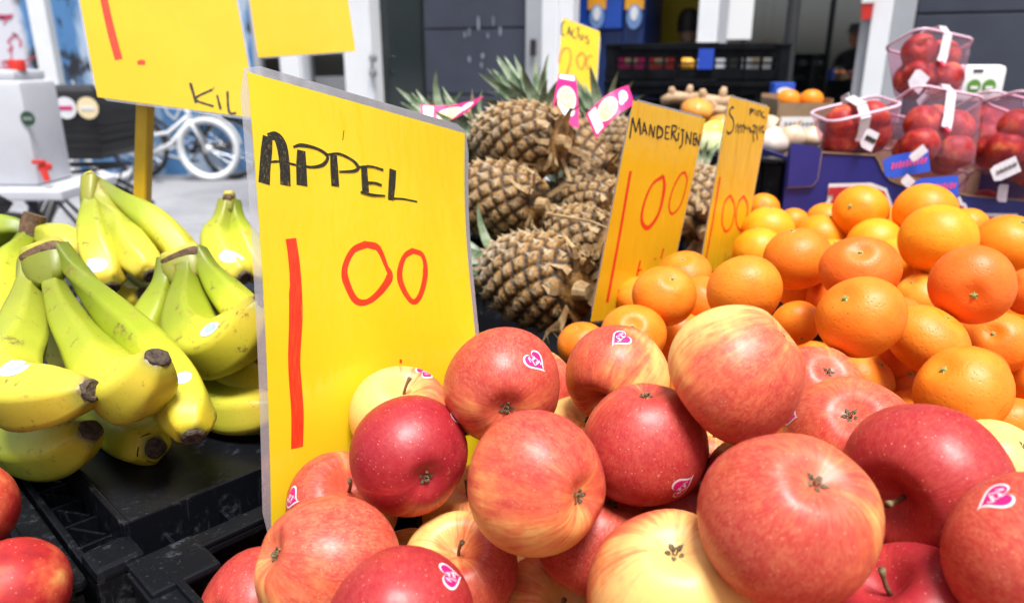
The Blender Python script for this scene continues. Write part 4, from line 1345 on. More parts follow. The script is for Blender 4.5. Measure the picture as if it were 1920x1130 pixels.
# lower layers that carry the heaps: past what can be picked apart, one object per crate
def heap(name, meshes, m, umin, umax, wmin, wmax, z0, r_, zin, zout, tints, rootobj, label_seed, scale):
    rg = random.Random(label_seed)
    taken = [(V(o.location), o.scale.x * scale[1]) for o in SC.objects if o.get('category') in ('apple', 'mandarin', 'orange', 'pineapple') and o.type == 'MESH']
    for px, py in ():
        pass
    vs_, fs, loc, tint = [], [], [], []
    z = z0 + r_
    lay = 0
    while z <= max(zin, zout):
        u = umin + r_ + (r_ if lay % 2 else 0)
        while u <= umax - r_ * .9:
            w_ = wmin + r_ + (r_ if lay % 2 else 0)
            while w_ <= wmax - r_ * .9:
                p = uw(u + rg.uniform(-.004, .004), w_ + rg.uniform(-.004, .004), z + rg.uniform(-.005, .005))
                q = p - CAM
                d = q.dot(cf)
                px = 960 + FPX * q.dot(cr) / d if d > .05 else 9999
                py = 565 - FPX * q.dot(cu) / d if d > .05 else 9999
                rp = r_ * FPX / max(d, .05)
                inside = -rp < px < 1920 + rp * 1.3 and py < 1130 + rp * 1.3
                lim = zin if inside else zout
                ok = p.z <= lim and q.length > .22 and all((p - c).length > .80 * (r_ + rr) for c, rr in taken)
                if ok:
                    me = meshes[rg.randrange(len(meshes))]
                    R3 = Quaternion((rg.uniform(-1, 1), rg.uniform(-1, 1), rg.uniform(-1, 1), rg.uniform(-1, 1))).normalized().to_matrix()
                    k = r_ / scale[1] * rg.uniform(.92, 1.0)
                    tn = rg.choice(tints)
                    o = len(vs_)
                    for v in me.vertices:
                        vs_.append(p + R3 @ (v.co * k)); loc.extend(v.co); tint.extend((*tn, 1))
                    fs.extend(tuple(i + o for i in f.vertices) for f in me.polygons)
                w_ += 2 * r_
            u += 1.86 * r_
        z += 1.55 * r_
        lay += 1
    me = bpy.data.meshes.new(name)
    me.from_pydata([tuple(v) for v in vs_], [], fs)
    me.polygons.foreach_set('use_smooth', [True] * len(fs))
    me.materials.append(m)
    a = me.attributes.new('local', 'FLOAT_VECTOR', 'POINT'); a.data.foreach_set('vector', loc)
    a = me.attributes.new('tint', 'FLOAT_COLOR', 'POINT'); a.data.foreach_set('color', tint)
    o = link(name, me)
    return o
def thin(meshes):
    out = []
    for me in meshes:
        bm = bmesh.new(); bm.from_mesh(me)
        bmesh.ops.dissolve_limit(bm, angle_limit=R(9), verts=bm.verts, edges=bm.edges)
        bmesh.ops.triangulate(bm, faces=bm.faces)
        m2 = bpy.data.meshes.new('low'); bm.to_mesh(m2); bm.free(); out.append(m2)
    return out
LA, LM, LO = thin([a[0] for a in APM]), thin([c[0] for c in CIT]), thin([c[0] for c in ORA])
o = heap('apple_heap', LA, M['apple_heap'], .012, .385, .012, .59, .813, .037, .93, 1.02, [(.7, .3, .1), (.75, .8, .4), (.4, .2, .7), (.6, .15, .9)], None, 3, (1, .038))
tag(o, 'lower layers of apples hidden under the big red and yellow apples', 'apples', kind='stuff')
o = heap('mandarin_heap', LM, M['citrus_heap'], .41, .78, .012, .59, .813, .029, .965, 1.02, TC, None, 4, (1, .030))
tag(o, 'lower layers of mandarins hidden under the mandarin heap', 'mandarins', kind='stuff')
o = heap('orange_heap', LO, M['citrus_heap'], .81, 1.13, -.108, .47, .813, .034, .965, 1.01, OC, None, 5, (1, .030))
tag(o, 'lower layers of oranges hidden under the orange heap', 'oranges', kind='stuff')
for me in LA + LM + LO: bpy.data.meshes.remove(me)
# ================================================================== price cards
class Card:
    """laminated card: paper inside a clear film, bent slightly; strokes are drawn on its face"""
    def __init__(s, name, label, TL, TR, BL, mat_paper, border=.008, bend=None, group='yellow price cards'):
        s.TL, s.e1, s.e2 = TL, TR - TL, BL - TL
        s.n = s.e1.cross(s.e2).normalized()
        if s.n.dot(CAM - TL) < 0: s.n = -s.n
        s.w, s.h = s.e1.length, s.e2.length
        s.bend = bend or (lambda u, v: 0)
        s.th = thing(name, TL + s.e1 * .5 + s.e2, label, 'price card', group)
        bu, bv = border / s.w, border / s.h
        s.sheet('film', 0, 1, 0, 1, -.0004, -.0002, M['film'], rnd=True)
        s.sheet('paper', bu, 1 - bu, bv, 1 - bv, -.0001, .0003, mat_paper)
    def pt(s, u, v, off=0.0):
        return s.TL + s.e1 * u + s.e2 * v + s.n * (s.bend(u, v) + off)
    def sheet(s, name, u0, u1, v0, v1, o0, o1, m, rnd=False):
        b = MB()
        N = 14
        vs_, fs = [], []
        for o in (o1, o0):
            for j in range(N + 1):
                for i in range(N + 1):
                    u, v = lerp(u0, u1, i / N), lerp(v0, v1, j / N)
                    if rnd:                        # rounded corners of the pouch
                        r_ = .012 / s.w
                        if (i in (0, N)) and (j in (0, N)):
                            u += (r_ if i == 0 else -r_) * .35; v += (r_ if j == 0 else -r_) * .25
                    vs_.append(s.pt(u, v, o))
        K = (N + 1) ** 2
        for j in range(N):
            for i in range(N):
                a = j * (N + 1) + i
                fs.append((a, a + 1, a + N + 2, a + N + 1))
                fs.append((K + a, K + a + N + 1, K + a + N + 2, K + a + 1))
        ring = [i for i in range(N + 1)] + [j * (N + 1) + N for j in range(1, N + 1)] + [N * (N + 1) + i for i in range(N - 1, -1, -1)] + [j * (N + 1) for j in range(N - 1, 0, -1)]
        for a, c in zip(ring, ring[1:] + ring[:1]):
            fs.append((a, K + a, K + c, c))
        b.add(vs_, fs)
        return b.build(name, m, s.th, True if False else 50)
    def uv(s, px, py):
        p = on_plane(px, py, s.TL, s.n) - s.TL
        a, b_, c = s.e1.dot(s.e1), s.e1.dot(s.e2), s.e2.dot(s.e2)
        d, e = p.dot(s.e1), p.dot(s.e2)
        D = a * c - b_ * b_
        return ((d * c - e * b_) / D, (e * a - d * b_) / D)
    def pen(s, name, strokes, m, org=(0, 0), sc=1.0, wk=1.0):
        if name == 'price' and len(strokes) > 1:
            for st in strokes: s.pen('digit', [st], m, org, sc, wk)
            return
        """strokes: (points in photograph pixels, width in pixels); smoothed and laid on the film"""
        b = MB(); ac, ln = [], []
        for k, (pts, wd) in enumerate(strokes):
            P = [(org[0] + x / sc, org[1] + y / sc) for x, y in pts]
            if len(P) > 2:
                P = [tuple(q) for q in spline(P, 7 * len(P))]
            else:
                P = [tuple(lerp(np.array(P[0]), np.array(P[1]), i / 5)) for i in range(6)]
            U_ = [s.uv(*p) for p in P]
            u0, v0 = s.uv(P[0][0] + 1, P[0][1])
            c = on_plane(P[0][0], P[0][1], s.TL, s.n)
            mpp = (c - CAM).dot(cf) / FPX                 # metres per pixel at the card
            Q = [s.pt(u, v, .00042 + .00004 * (k % 12)) for u, v in U_]
            n = len(Q)
            if hasattr(wd, '__len__'):
                W = [float(np.interp(i / (n - 1), np.linspace(0, 1, len(wd)), wd)) for i in range(n)]
            else:
                W = [wd * (1 + .10 * math.sin(i * 1.7 + k) + .06 * math.sin(i * .6 + 2 * k)) for i in range(n)]
            W = [x / sc * mpp * wk for x in W]
            T_ = [(Q[min(i + 1, n - 1)] - Q[max(i - 1, 0)]).normalized() for i in range(n)]
            vs_, fs = [], []
            NA = 6
            L = 0
            for i in range(n):
                sd_ = s.n.cross(T_[i]).normalized()
                if i: L += (Q[i] - Q[i - 1]).length
                for j in range(NA):
                    vs_.append(Q[i] + sd_ * W[i] * (j / (NA - 1) - .5))
                    ac.append(j / (NA - 1) + k * 3.3); ln.append(L / .05 * .3)
            for i in range(n - 1):
                for j in range(NA - 1):
                    a = i * NA + j
                    fs.append((a, a + 1, a + NA + 1, a + NA))
            b.add(vs_, fs)
        b.attr = {'across': ac, 'length': ln}
        return b.build(name, m, s.th)

# ---- the big apple card
D = .452
ca = Card('price_card', 'large yellow price card reading APPEL 1 00 in front of the bananas', at(446, 112, D), at(880, 239, D * 1.405), at(494, 1023, D * 1.03), M['paper'], .0062,
          lambda u, v: .005 * math.sin(math.pi * v) * (1 - u) - .004 * math.sin(2 * math.pi * v) * u)
C3 = dict(org=(430, 100), sc=1.883)
ca.pen('lettering', [
 ([(128, 296), (122, 350), (115, 410), (111, 462)], [34, 40, 38, 40]), ([(128, 296), (158, 296), (178, 330), (187, 400), (188, 468)], [20, 30, 40, 38, 38]), ([(112, 388), (170, 384), (228, 396)], 7),
 ([(248, 344), (247, 400), (248, 468)], [30, 38, 40]), ([(219, 332), (250, 326), (305, 338), (342, 364), (326, 394), (280, 403), (236, 392)], [6, 12, 9, 12, 12, 8, 6]),
 ([(364, 360), (366, 410), (369, 470)], [26, 30, 30]), ([(340, 358), (385, 356), (432, 378), (452, 402), (438, 416), (384, 419)], [5, 8, 8, 14, 10, 6]),
 ([(474, 398), (476, 440), (479, 490)], [24, 26, 28]), ([(455, 402), (500, 400), (544, 412)], 7), ([(482, 458), (510, 458), (538, 466)], 8), ([(460, 490), (500, 500), (550, 503)], [7, 9, 5]),
 ([(578, 410), (575, 460), (570, 515)], [28, 28, 24]), ([(562, 514), (612, 514), (668, 524)], [8, 7, 6]), ([(403, 272), (398, 308)], 2.2)], M['ink_black'], wk=1.18, **C3)
ca.pen('price', [
 ([(536, 448), (544, 510), (546, 590), (543, 680), (550, 770), (551, 838)], [25, 24, 26, 23, 24, 23]),
 ([(682, 458), (706, 466), (722, 500), (727, 520), (707, 548), (682, 566), (660, 562), (643, 528), (642, 500), (658, 470), (684, 458)], [10, 13, 8, 16, 12, 9, 12, 14, 11, 10, 12]),
 ([(772, 470), (792, 480), (797, 512), (786, 552), (770, 566), (752, 542), (747, 512), (757, 482), (774, 470)], [9, 11, 12, 11, 9, 13, 12, 9, 10]),
 ([(744, 673), (744, 680)], 5), ([(696, 696), (697, 714)], 5), ([(679, 740), (682, 741)], 4)], M['ink_red'], wk=1.2)

# ---- mandarin card
D = .74
cm = Card('price_card', 'amber price card reading MANDERIJNEN 1 00 stuck between pineapples and mandarins', at(1186, 184, D), at(1325, 220, D * 1.15), at(1104, 607, D * 1.07), M['paper2'], .0022)
C5 = dict(org=(1100, 160), sc=2.455)
cm.pen('lettering', [([(197, 245), (210, 150)], 9), ([(210, 150), (225, 215)], 9), ([(225, 215), (241, 152)], 8), ([(241, 152), (246, 228)], 9),
 ([(253, 225), (263, 170)], 7), ([(263, 170), (275, 227)], 8), ([(256, 206), (272, 210)], 6), ([(285, 232), (291, 180)], 7), ([(291, 180), (306, 240)], 8), ([(306, 240), (311, 188)], 7),
 ([(324, 186), (321, 242)], 8), ([(324, 186), (346, 204), (344, 232), (322, 243)], 8), ([(363, 188), (360, 246)], 8), ([(362, 189), (382, 193)], 6), ([(360, 217), (376, 220)], 6), ([(360, 246), (378, 247)], 6),
 ([(392, 185), (388, 250)], 8), ([(392, 185), (411, 190), (407, 211), (391, 216)], 7), ([(393, 218), (412, 256)], 8), ([(422, 218), (418, 256)], 8), ([(422, 195), (424, 199)], 8),
 ([(441, 205), (438, 266), (424, 290)], 8), ([(432, 203), (448, 208)], 6), ([(458, 214), (455, 270)], 8), ([(458, 214), (476, 272)], 7), ([(476, 272), (480, 214)], 8), ([(492, 220), (488, 273)], 8), ([(491, 221), (506, 225)], 6), ([(489, 246), (503, 248)], 6), ([(488, 273), (503, 275)], 6),
 ([(502, 235), (498, 275)], 7), ([(502, 235), (514, 276)], 7), ([(514, 276), (520, 225)], 7)], M['ink'], wk=1.35, **C5)
cm.pen('price', [([(201, 395), (150, 690), (93, 998)], [15, 14, 16]), ([(352, 418), (355, 480), (330, 590), (282, 655), (252, 622), (264, 540), (302, 455), (352, 418)], [12, 18, 14, 15, 14, 12, 10, 13]),
 ([(452, 400), (460, 445), (432, 548), (392, 592), (378, 550), (398, 472), (430, 412), (452, 400)], 8), ([(246, 806), (228, 882)], 10), ([(353, 750), (341, 796)], 9), ([(316, 795), (315, 803)], 9), ([(151, 938), (147, 956)], 14), ([(232, 856), (252, 846)], 6)], M['ink_red'], wk=1.5, **C5)
# ---- next card
D = .90
cs = Card('price_card', 'narrow amber price card reading Sinaasappel 1 00, standing behind the mandarins', at(1367, 178, D), at(1445, 199, D * 1.10), at(1309, 514, D * 1.06), M['paper2'], .0022)
Z2 = dict(org=(1340, 170), sc=8.692)
zig = [([(345, 560), (340, 690)], 14), ([(368, 530), (385, 700)], 18), ([(385, 610), (420, 560), (430, 690)], 16), ([(440, 590), (470, 560), (465, 690)], 16), ([(470, 560), (500, 620), (520, 570)], 14),
       ([(520, 640), (560, 600), (570, 690)], 14), ([(560, 600), (580, 640), (600, 690)], 12), ([(610, 580), (650, 570), (640, 690), (612, 640)], 15), ([(620, 700), (630, 840)], 14), ([(670, 570), (690, 640), (665, 690)], 15), ([(680, 690), (690, 800)], 14), ([(720, 570), (735, 690)], 16), ([(740, 640), (770, 580), (770, 700)], 15), ([(800, 570), (770, 640), (810, 690)], 12)]
cs.pen('lettering', [([(310, 292), (278, 272), (236, 345), (252, 405), (300, 480), (303, 600), (272, 670), (222, 700), (190, 655)], [14, 18, 18, 20, 20, 20, 18, 24, 14])] + zig +
 [([(575, 300), (570, 400)], 20), ([(570, 300), (625, 320), (580, 360)], 18), ([(650, 290), (645, 400)], 12), ([(680, 320), (675, 410)], 12), ([(705, 330), (700, 420)], 12), ([(705, 340), (740, 330), (735, 420)], 12), ([(790, 350), (755, 380), (780, 430), (820, 440)], 12)], M['ink'], wk=1.9, **Z2)
cs.pen('price', [([(613, 422), (580, 620), (545, 815)], 9), ([(660, 505), (680, 560), (668, 640), (640, 672), (622, 630), (632, 545), (660, 505)], 7), ([(722, 508), (740, 560), (728, 640), (704, 665), (686, 620), (696, 545), (722, 508)], 7)], M['ink_red'], wk=1.8, **C5)
cs.pen('lettering', [([(640, 770), (628, 830)], 4), ([(656, 785), (640, 806)], 4), ([(640, 806), (654, 832)], 4), ([(668, 775), (660, 815)], 4)], M['ink'], **C5)
# ---- cactus card
D = 1.5
cc = Card('price_card', 'small amber price card reading CACTUS behind the pineapple crowns', at(1053, 31, D), at(1127, 59, D * 1.02), at(1038, 215, D * .965), M['paper2'], .0025)
Z1 = dict(org=(1030, 20), sc=8.07)
cc.pen('lettering', [([(240, 172), (200, 195), (184, 290), (195, 370), (232, 378)], 16), ([(268, 372), (300, 245)], 14), ([(300, 245), (322, 385)], 16), ([(280, 325), (318, 330)], 14), ([(372, 290), (345, 330), (352, 400), (408, 428)], 15), ([(400, 268), (462, 272)], 14), ([(440, 272), (430, 410)], 13),
 ([(470, 365), (468, 430), (500, 440), (510, 365)], 14), ([(582, 385), (545, 415), (590, 455), (585, 500), (548, 490)], 14)], M['ink'], wk=1.5, **Z1)
cc.pen('price', [([(148, 800), (166, 680), (225, 582), (290, 580), (322, 660), (312, 800), (262, 965)], 34), ([(490, 640), (540, 700), (535, 810), (485, 890), (430, 830), (420, 720), (490, 640)], 38), ([(655, 705), (600, 690), (560, 770), (585, 880), (640, 890)], 32)], M['ink_orange'], **Z1)
# ---- card on the yellow pole
D = .90
ck = Card('price_card', 'tilted yellow price card reading KIL on a yellow pole above the bananas', at(100, -250, D * 1.0), at(412, -196, D * 1.03), at(179, 186, D), M['paper3'], .0028)
C1 = dict(org=(0, 0), sc=2.825)
ck.pen('price', [([(530, -120), (552, 0), (590, 170), (630, 318)], [36, 38, 40, 40])], M['ink_red'], **C1)
ck.pen('price_dot', [([(728, 336), (750, 332), (770, 336)], [20, 30, 22])], M['ink_red'], **C1)
ck.pen('lettering', [([(1008, 440), (1040, 548)], 12), ([(1126, 475), (1036, 526), (1132, 566)], 11), ([(1150, 505), (1170, 582)], 11), ([(1130, 468), (1135, 469)], 10), ([(1205, 485), (1214, 592), (1252, 601)], 11)], M['ink'], wk=1.15, **C1)
pole = thing('yellow_pole', on_z(262, 400, .97), 'square yellow plastic pole carrying the tilted card, standing among the bananas', 'pole')
pa, pb = at(276, 100, .945), at(264, 470, 1.0)
dr_ = (pb - pa).normalized()
pb = pa + dr_ * ((.97 - pa.z) / dr_.z)
b = MB(); b.bar(pa, pb, .0165, .0165, (0, 1, 0)); b.build('shaft', M['pole_yellow'], pole)
b = MB(); b.bar(pa + V((.0045, -.0087, 0)), pb + V((.0045, -.0087, 0)), .005, .002, (0, 1, 0)); b.build('ridge', M['pole_yellow'], pole)
pt_ = pa + dr_ * .015
b = MB(); b.box(pt_ + V((0, -.004, 0)), (.036, .024, .03), bev=.003); b.build('clip', M['pole_yellow'], pole)
b = MB(); b.box(pb + V((0, 0, .006)), (.06, .06, .012), bev=.003); b.build('foot', M['pole_yellow'], pole)
# ---- blank card behind it
D = 1.2
cb_ = Card('price_card', 'blank yellow card hanging beside the tilted card at the top of the photo', at(445, -140, D), at(633, -150, D * 1.01), at(482, 111, D), M['paper3'], .0022)
b = MB()
for u in (.15, .85):
    p = cb_.pt(u, .02)
    b.tube([p, V((p.x, p.y, 2.35))], .0012, 5)
tag(b.build('string', M['black'], cb_.th), None)

# ================================================================== bananas
def banana(parent, pts, label=None, cut=False, seed=0, n=30, tipdir=None):
    """pts: px, py, depth, radius in metres; stalk first"""
    rg = random.Random(seed)
    C_ = []
    for px, py, d, r_ in pts:
        p = at(px, py, d)
        C_.append((p.x, p.y, p.z, r_))
    S_ = spline(C_, n)
    P = [V(q[:3]) for q in S_]
    rad = [max(q[3], .004) for q in S_]
    seg = 30
    T_ = [(P[min(i + 1, n - 1)] - P[max(i - 1, 0)]).normalized() for i in range(n)]
    # frame: keep one ridge on the outside of the bend
    mid = (P[0] + P[-1]) / 2
    outv = (P[n // 2] - mid)
    b = MB(); al, rd = [], []
    vs_ = []
    ph = rg.uniform(-.3, .3)
    for i in range(n):
        o = outv - T_[i] * outv.dot(T_[i])
        o = o.normalized() if o.length > 1e-5 else T_[i].orthogonal().normalized()
        if i and o.dot(lo) < .2: o = (lo - T_[i] * lo.dot(T_[i])).normalized()
        lo = o
        bn = T_[i].cross(o)
        for j in range(seg):
            a = 2 * math.pi * j / seg
            # five flats with soft ridges
            k = ((a + ph) % (2 * math.pi / 5)) / (2 * math.pi / 5) - .5
            flat = math.cos(math.pi / 5) / math.cos(k * 2 * math.pi / 5)
            f = lerp(1.0, flat / .90, .85)
            vs_.append(P[i] + (o * math.cos(a) + bn * math.sin(a)) * rad[i] * f)
            al.append(i / (n - 1)); rd.append(abs(k) * 2)
    fs = []
    for i in range(n - 1):
        for j in range(seg):
            j2 = (j + 1) % seg
            fs.append((i * seg + j, i * seg + j2, (i + 1) * seg + j2, (i + 1) * seg + j))
    fs.append(tuple(range(seg - 1, -1, -1))); fs.append(tuple((n - 1) * seg + j for j in range(seg)))
    b.add(vs_, fs); b.attr = {'along': al, 'ridge': rd}
    ob = b.build('banana', M['banana'], parent, 75)
    if label: ob['label'] = label
    # dark blossom end
    b = MB()
    t_ = T_[-1]
    r0 = rad[-1]
    sd_ = t_.orthogonal().normalized(); bn = t_.cross(sd_)
    prof = [(1.0, -.0016), (1.02, .0004), (.92, .0018), (.70, .0024), (.55, .0014), (.32, .0020), (.0, .0014)]
    vv, ff = [], []
    for r_, h in prof[:-1]:
        for j in range(14):
            a = 2 * math.pi * j / 14
            q = r0 * r_ * (1 + rg.uniform(-.10, .10))
            vv.append(P[-1] + t_ * (h + rg.uniform(-.0004, .0004)) + (sd_ * math.cos(a) + bn * math.sin(a)) * q)
    vv.append(P[-1] + t_ * .0014)
    for i in range(len(prof) - 2):
        for j in range(14):
            ff.append((i * 14 + j, i * 14 + (j + 1) % 14, (i + 1) * 14 + (j + 1) % 14, (i + 1) * 14 + j))
    ff += [((len(prof) - 2) * 14 + j, (len(prof) - 2) * 14 + (j + 1) % 14, len(vv) - 1) for j in range(14)]
    b.add(vv, ff)
    o0 = abs_loc(ob)
    link('tip', b.mesh('tip', M['banana_tip'], 60, abs_loc(ob)), ob)
    if cut:
        pass
    ob['_P'] = 0
    del ob['_P']
    return ob
M['fruit_label'] = noisy('fruit_label', (.50, .52, .56), (.42, .46, .54), 300, .45)
def banana_sticker(ob, ray_px, ang, size=.011):
    me = ob.data
    bv = BVHTree.FromPolygons([v.co for v in me.vertices], [tuple(p.vertices) for p in me.polygons])
    class A: pass
    a = A(); 
    o = abs_loc(ob)
    inv_o = CAM - o
    d = ray(*ray_px).normalized()
    hit, nrm, _, _ = bv.ray_cast(inv_o, d)
    if hit is None: return
    up = (cu - nrm * cu.dot(nrm)).normalized(); rt = up.cross(nrm)
    ex, ey = rt * math.cos(ang) + up * math.sin(ang), up * math.cos(ang) - rt * math.sin(ang)
    def prj(x, y, h):
        p = hit + (ex * x + ey * y) * size
        h2, n2, _, _ = bv.ray_cast(p + nrm * .02, -nrm)
        if h2 is None: h2, n2, _, _ = bv.find_nearest(p)
        return h2 + n2 * h
    def disc(sx_, sy_, h, name, m, par, dy=0):
        out = [(sx_ * math.cos(k * .3142), sy_ * math.sin(k * .3142) + dy) for k in range(20)]
        b = MB()
        b.add([prj(0, dy, h)] + [prj(x * .55, dy + (y - dy) * .55, h) for x, y in out] + [prj(x, y, h) for x, y in out],
              [(0, 1 + i, 1 + (i + 1) % 20) for i in range(20)] + [(1 + i, 21 + i, 21 + (i + 1) % 20, 1 + (i + 1) % 20) for i in range(20)])
        return link(name, b.mesh(name, m, True), par)
    disc(.92, .62, .0003, 'sticker', M['fruit_label'], ob)
    disc(.55, .34, .0005, 'sticker_print', M['pale_blue'], ob, .12)
def crown(parent, a, c, half, hgt, down):
    """cut cushion that joins the stalks: a->c is its long axis"""
    ax = (c - a).normalized(); dn = V(down).normalized(); dn = (dn - ax * dn.dot(ax)).normalized()
    sd_ = ax.cross(dn)
    L = (c - a).length
    def slab(h0, h1, g0, g1, name, m, jit):
        b = MB(); rg = random.Random(3)
        vs_, n = [], 28
        rings = [(h0, g0 * .0), (h0, g0 * .6), (h0, g0 * .93), (lerp(h0, h1, .15), g0), (lerp(h0, h1, .85), g1), (h1, g1 * .9), (h1, 0)]
        for h, g in rings:
            for j in range(n):
                q = 2 * math.pi * j / n
                x = math.copysign(abs(math.cos(q)) ** .6, math.cos(q)) * (L / 2) * (g / max(g0, g1) if g else 0)
                y = math.copysign(abs(math.sin(q)) ** .8, math.sin(q)) * half * (g / max(g0, g1) if g else 0)
                vs_.append((a + c) / 2 + ax * x + sd_ * y + dn * (h + jit * math.sin(3 * q + h * 300)) + ax * rg.uniform(-jit, jit) * .4)
        fs = [(i * n + j, i * n + (j + 1) % n, (i + 1) * n + (j + 1) % n, (i + 1) * n + j) for i in range(len(rings) - 1) for j in range(n)]
        b.add(vs_, fs)
        return b.build(name, m, parent, 50)
    slab(0, hgt * .55, .92, 1.0, 'crown', M['banana_crown'], .0008)
    slab(hgt * .45, hgt, 1.06, .97, 'cut_rim', M['banana_cut'], .0012)
def neck(parent, a, c, half, down, hgt):
    """green flesh between the cushion and the stalks"""
    ax = (c - a).normalized(); dn = V(down).normalized(); dn = (dn - ax * dn.dot(ax)).normalized(); sd_ = ax.cross(dn); L = (c - a).length
    b = MB(); vs_, n = [], 24
    rings = [(0, .95), (hgt * .4, .96), (hgt, .80), (hgt * 1.3, .5)]
    for h, g in rings:
        for j in range(n):
            q = 2 * math.pi * j / n
            vs_.append((a + c) / 2 + ax * (math.copysign(abs(math.cos(q)) ** .6, math.cos(q)) * L / 2 * g) + sd_ * (math.copysign(abs(math.sin(q)) ** .8, math.sin(q)) * half * g) + dn * h)
    b.add(vs_, [(i * n + j, i * n + (j + 1) % n, (i + 1) * n + (j + 1) % n, (i + 1) * n + j) for i in range(len(rings) - 1) for j in range(n)] + [tuple(range(n)), tuple(3 * n + j for j in range(n))])
    b.attr = {'along': [.02] * len(vs_), 'ridge': [0] * len(vs_)}
    return b.build('neck', M['banana'], parent, 60)
GB = 'banana bunches on the upturned crate'
# front bunch
B1 = thing('banana_bunch', on_z(150, 870, .965), 'front banana bunch with green necks, thick cut crown and tips pointing at the camera', 'bananas', GB)
a_, c_ = at(38, 478, .60), at(122, 446, .605)
crown(B1, a_, c_, .0105, .013, at(95, 560, .58) - at(80, 462, .60))
dn_ = at(95, 560, .58) - at(80, 462, .60)
neck(B1, a_ + dn_.normalized() * .011, c_ + dn_.normalized() * .011, .0095, dn_, .020)
f1 = banana(B1, [(54, 490, .602, .0090), (52, 540, .59, .0098), (46, 592, .57, .0150), (36, 650, .545, .0190), (14, 712, .51, .0215), (48, 742, .492, .0225), (110, 742, .480, .0195), (150, 736, .474, .0135), (171, 731, .470, .0075)], None, seed=1)
f2 = banana(B1, [(88, 482, .602, .0085), (104, 545, .588, .0092), (130, 605, .567, .0138), (168, 662, .542, .0175), (208, 714, .51, .0215), (245, 732, .49, .0225), (275, 712, .477, .0190), (290, 685, .470, .0130), (296, 670, .467, .0075)], None, seed=2)
f3 = banana(B1, [(112, 466, .602, .0085), (155, 525, .590, .0092), (212, 588, .572, .0135), (276, 655, .55, .0170), (326, 722, .522, .0188), (352, 775, .50, .0178), (361, 806, .490, .0125), (363, 817, .487, .0075)], None, seed=3)
f4 = banana(B1, [(-30, 800, .60, .012), (10, 825, .57, .019), (65, 842, .545, .0215), (120, 838, .528, .0205), (155, 818, .519, .0140), (171, 806, .515, .0080)], None, seed=4)
f5 = banana(B1, [(150, 700, .64, .012), (185, 760, .61, .019), (235, 805, .58, .0205), (270, 828, .558, .0190), (286, 836, .549, .0130), (291, 839, .545, .0075)], None, seed=5)
banana(B1, [(75, 500, .615, .0095), (100, 590, .62, .014), (140, 680, .62, .018), (190, 740, .61, .018), (230, 760, .60, .010)], None, seed=6)
banana_sticker(f1, (28, 688), .1, .013); banana_sticker(f3, (343, 708), 1.1, .0085)
# bunch behind the big card
B2 = thing('banana_bunch', on_z(400, 700, .965), 'banana bunch with brown cut crown partly behind the big apple price card', 'bananas', GB)
a_, c_ = at(298, 485, .665), at(376, 456, .672)
dn_ = at(345, 545, .655) - at(337, 470, .668)
crown(B2, a_, c_, .0100, .012, dn_)
neck(B2, a_ + dn_.normalized() * .010, c_ + dn_.normalized() * .010, .009, dn_, .018)
banana(B2, [(312, 488, .668, .0095), (306, 535, .66, .0105), (292, 585, .645, .0165), (270, 640, .63, .0200), (268, 700, .61, .020), (300, 740, .595, .014), (318, 752, .59, .008)], None, seed=11)
g2 = banana(B2, [(346, 482, .668, .0095), (349, 525, .657, .0105), (350, 575, .64, .0175), (362, 630, .612, .0225), (405, 655, .587, .0235), (452, 630, .575, .0215), (485, 585, .570, .0150), (497, 566, .568, .009)], None, seed=12)
banana(B2, [(368, 472, .672, .0095), (390, 508, .665, .0105), (422, 550, .655, .0160), (465, 600, .64, .0190), (505, 650, .62, .0190), (530, 690, .61, .010)], None, seed=13)
banana(B2, [(350, 520, .68, .009), (380, 620, .66, .016), (430, 690, .63, .019), (490, 715, .61, .018), (530, 710, .60, .009)], None, seed=14)
banana(B2, [(340, 680, .65, .011), (385, 745, .615, .018), (435, 772, .598, .020), (490, 770, .588, .018), (525, 758, .583, .009)], None, seed=15)
banana_sticker(g2, (393, 617), .15, .0115)
# back centre bunch
B3 = thing('banana_bunch', on_z(240, 600, .965), 'banana bunch with slim brown stub standing in front of the yellow pole', 'bananas', GB)
dn_ = at(178, 400, .78) - at(168, 328, .80)
a_, c_ = at(160, 330, .80), at(178, 324, .80)
crown(B3, a_, c_, .0075, .008, dn_)
neck(B3, a_ + dn_.normalized() * .006 - V((.004, 0, 0)), c_ + dn_.normalized() * .006 + V((.004, 0, 0)), .009, dn_, .026)
h1 = banana(B3, [(170, 345, .80, .0090), (173, 385, .79, .0115), (180, 435, .775, .0185), (191, 485, .76, .0205), (202, 525, .75, .0170), (206, 540, .746, .0090)], None, seed=21)
banana(B3, [(176, 348, .80, .0090), (200, 392, .79, .0110), (232, 440, .78, .0175), (262, 485, .765, .0195), (280, 508, .757, .0150), (285, 516, .754, .0085)], None, seed=22)
banana(B3, [(182, 345, .805, .0090), (225, 375, .80, .0115), (278, 412, .795, .0190), (325, 455, .785, .0190), (355, 500, .775, .015), (365, 520, .77, .008)], None, seed=23)
banana(B3, [(185, 470, .82, .010), (200, 530, .81, .018), (235, 565, .79, .0195), (262, 560, .78, .013), (272, 552, .775, .008)], None, seed=24)
banana(B3, [(230, 520, .83, .010), (280, 560, .81, .018), (330, 575, .80, .019), (380, 560, .79, .009)], None, seed=25)
banana_sticker(h1, (177, 497), .1, .013)
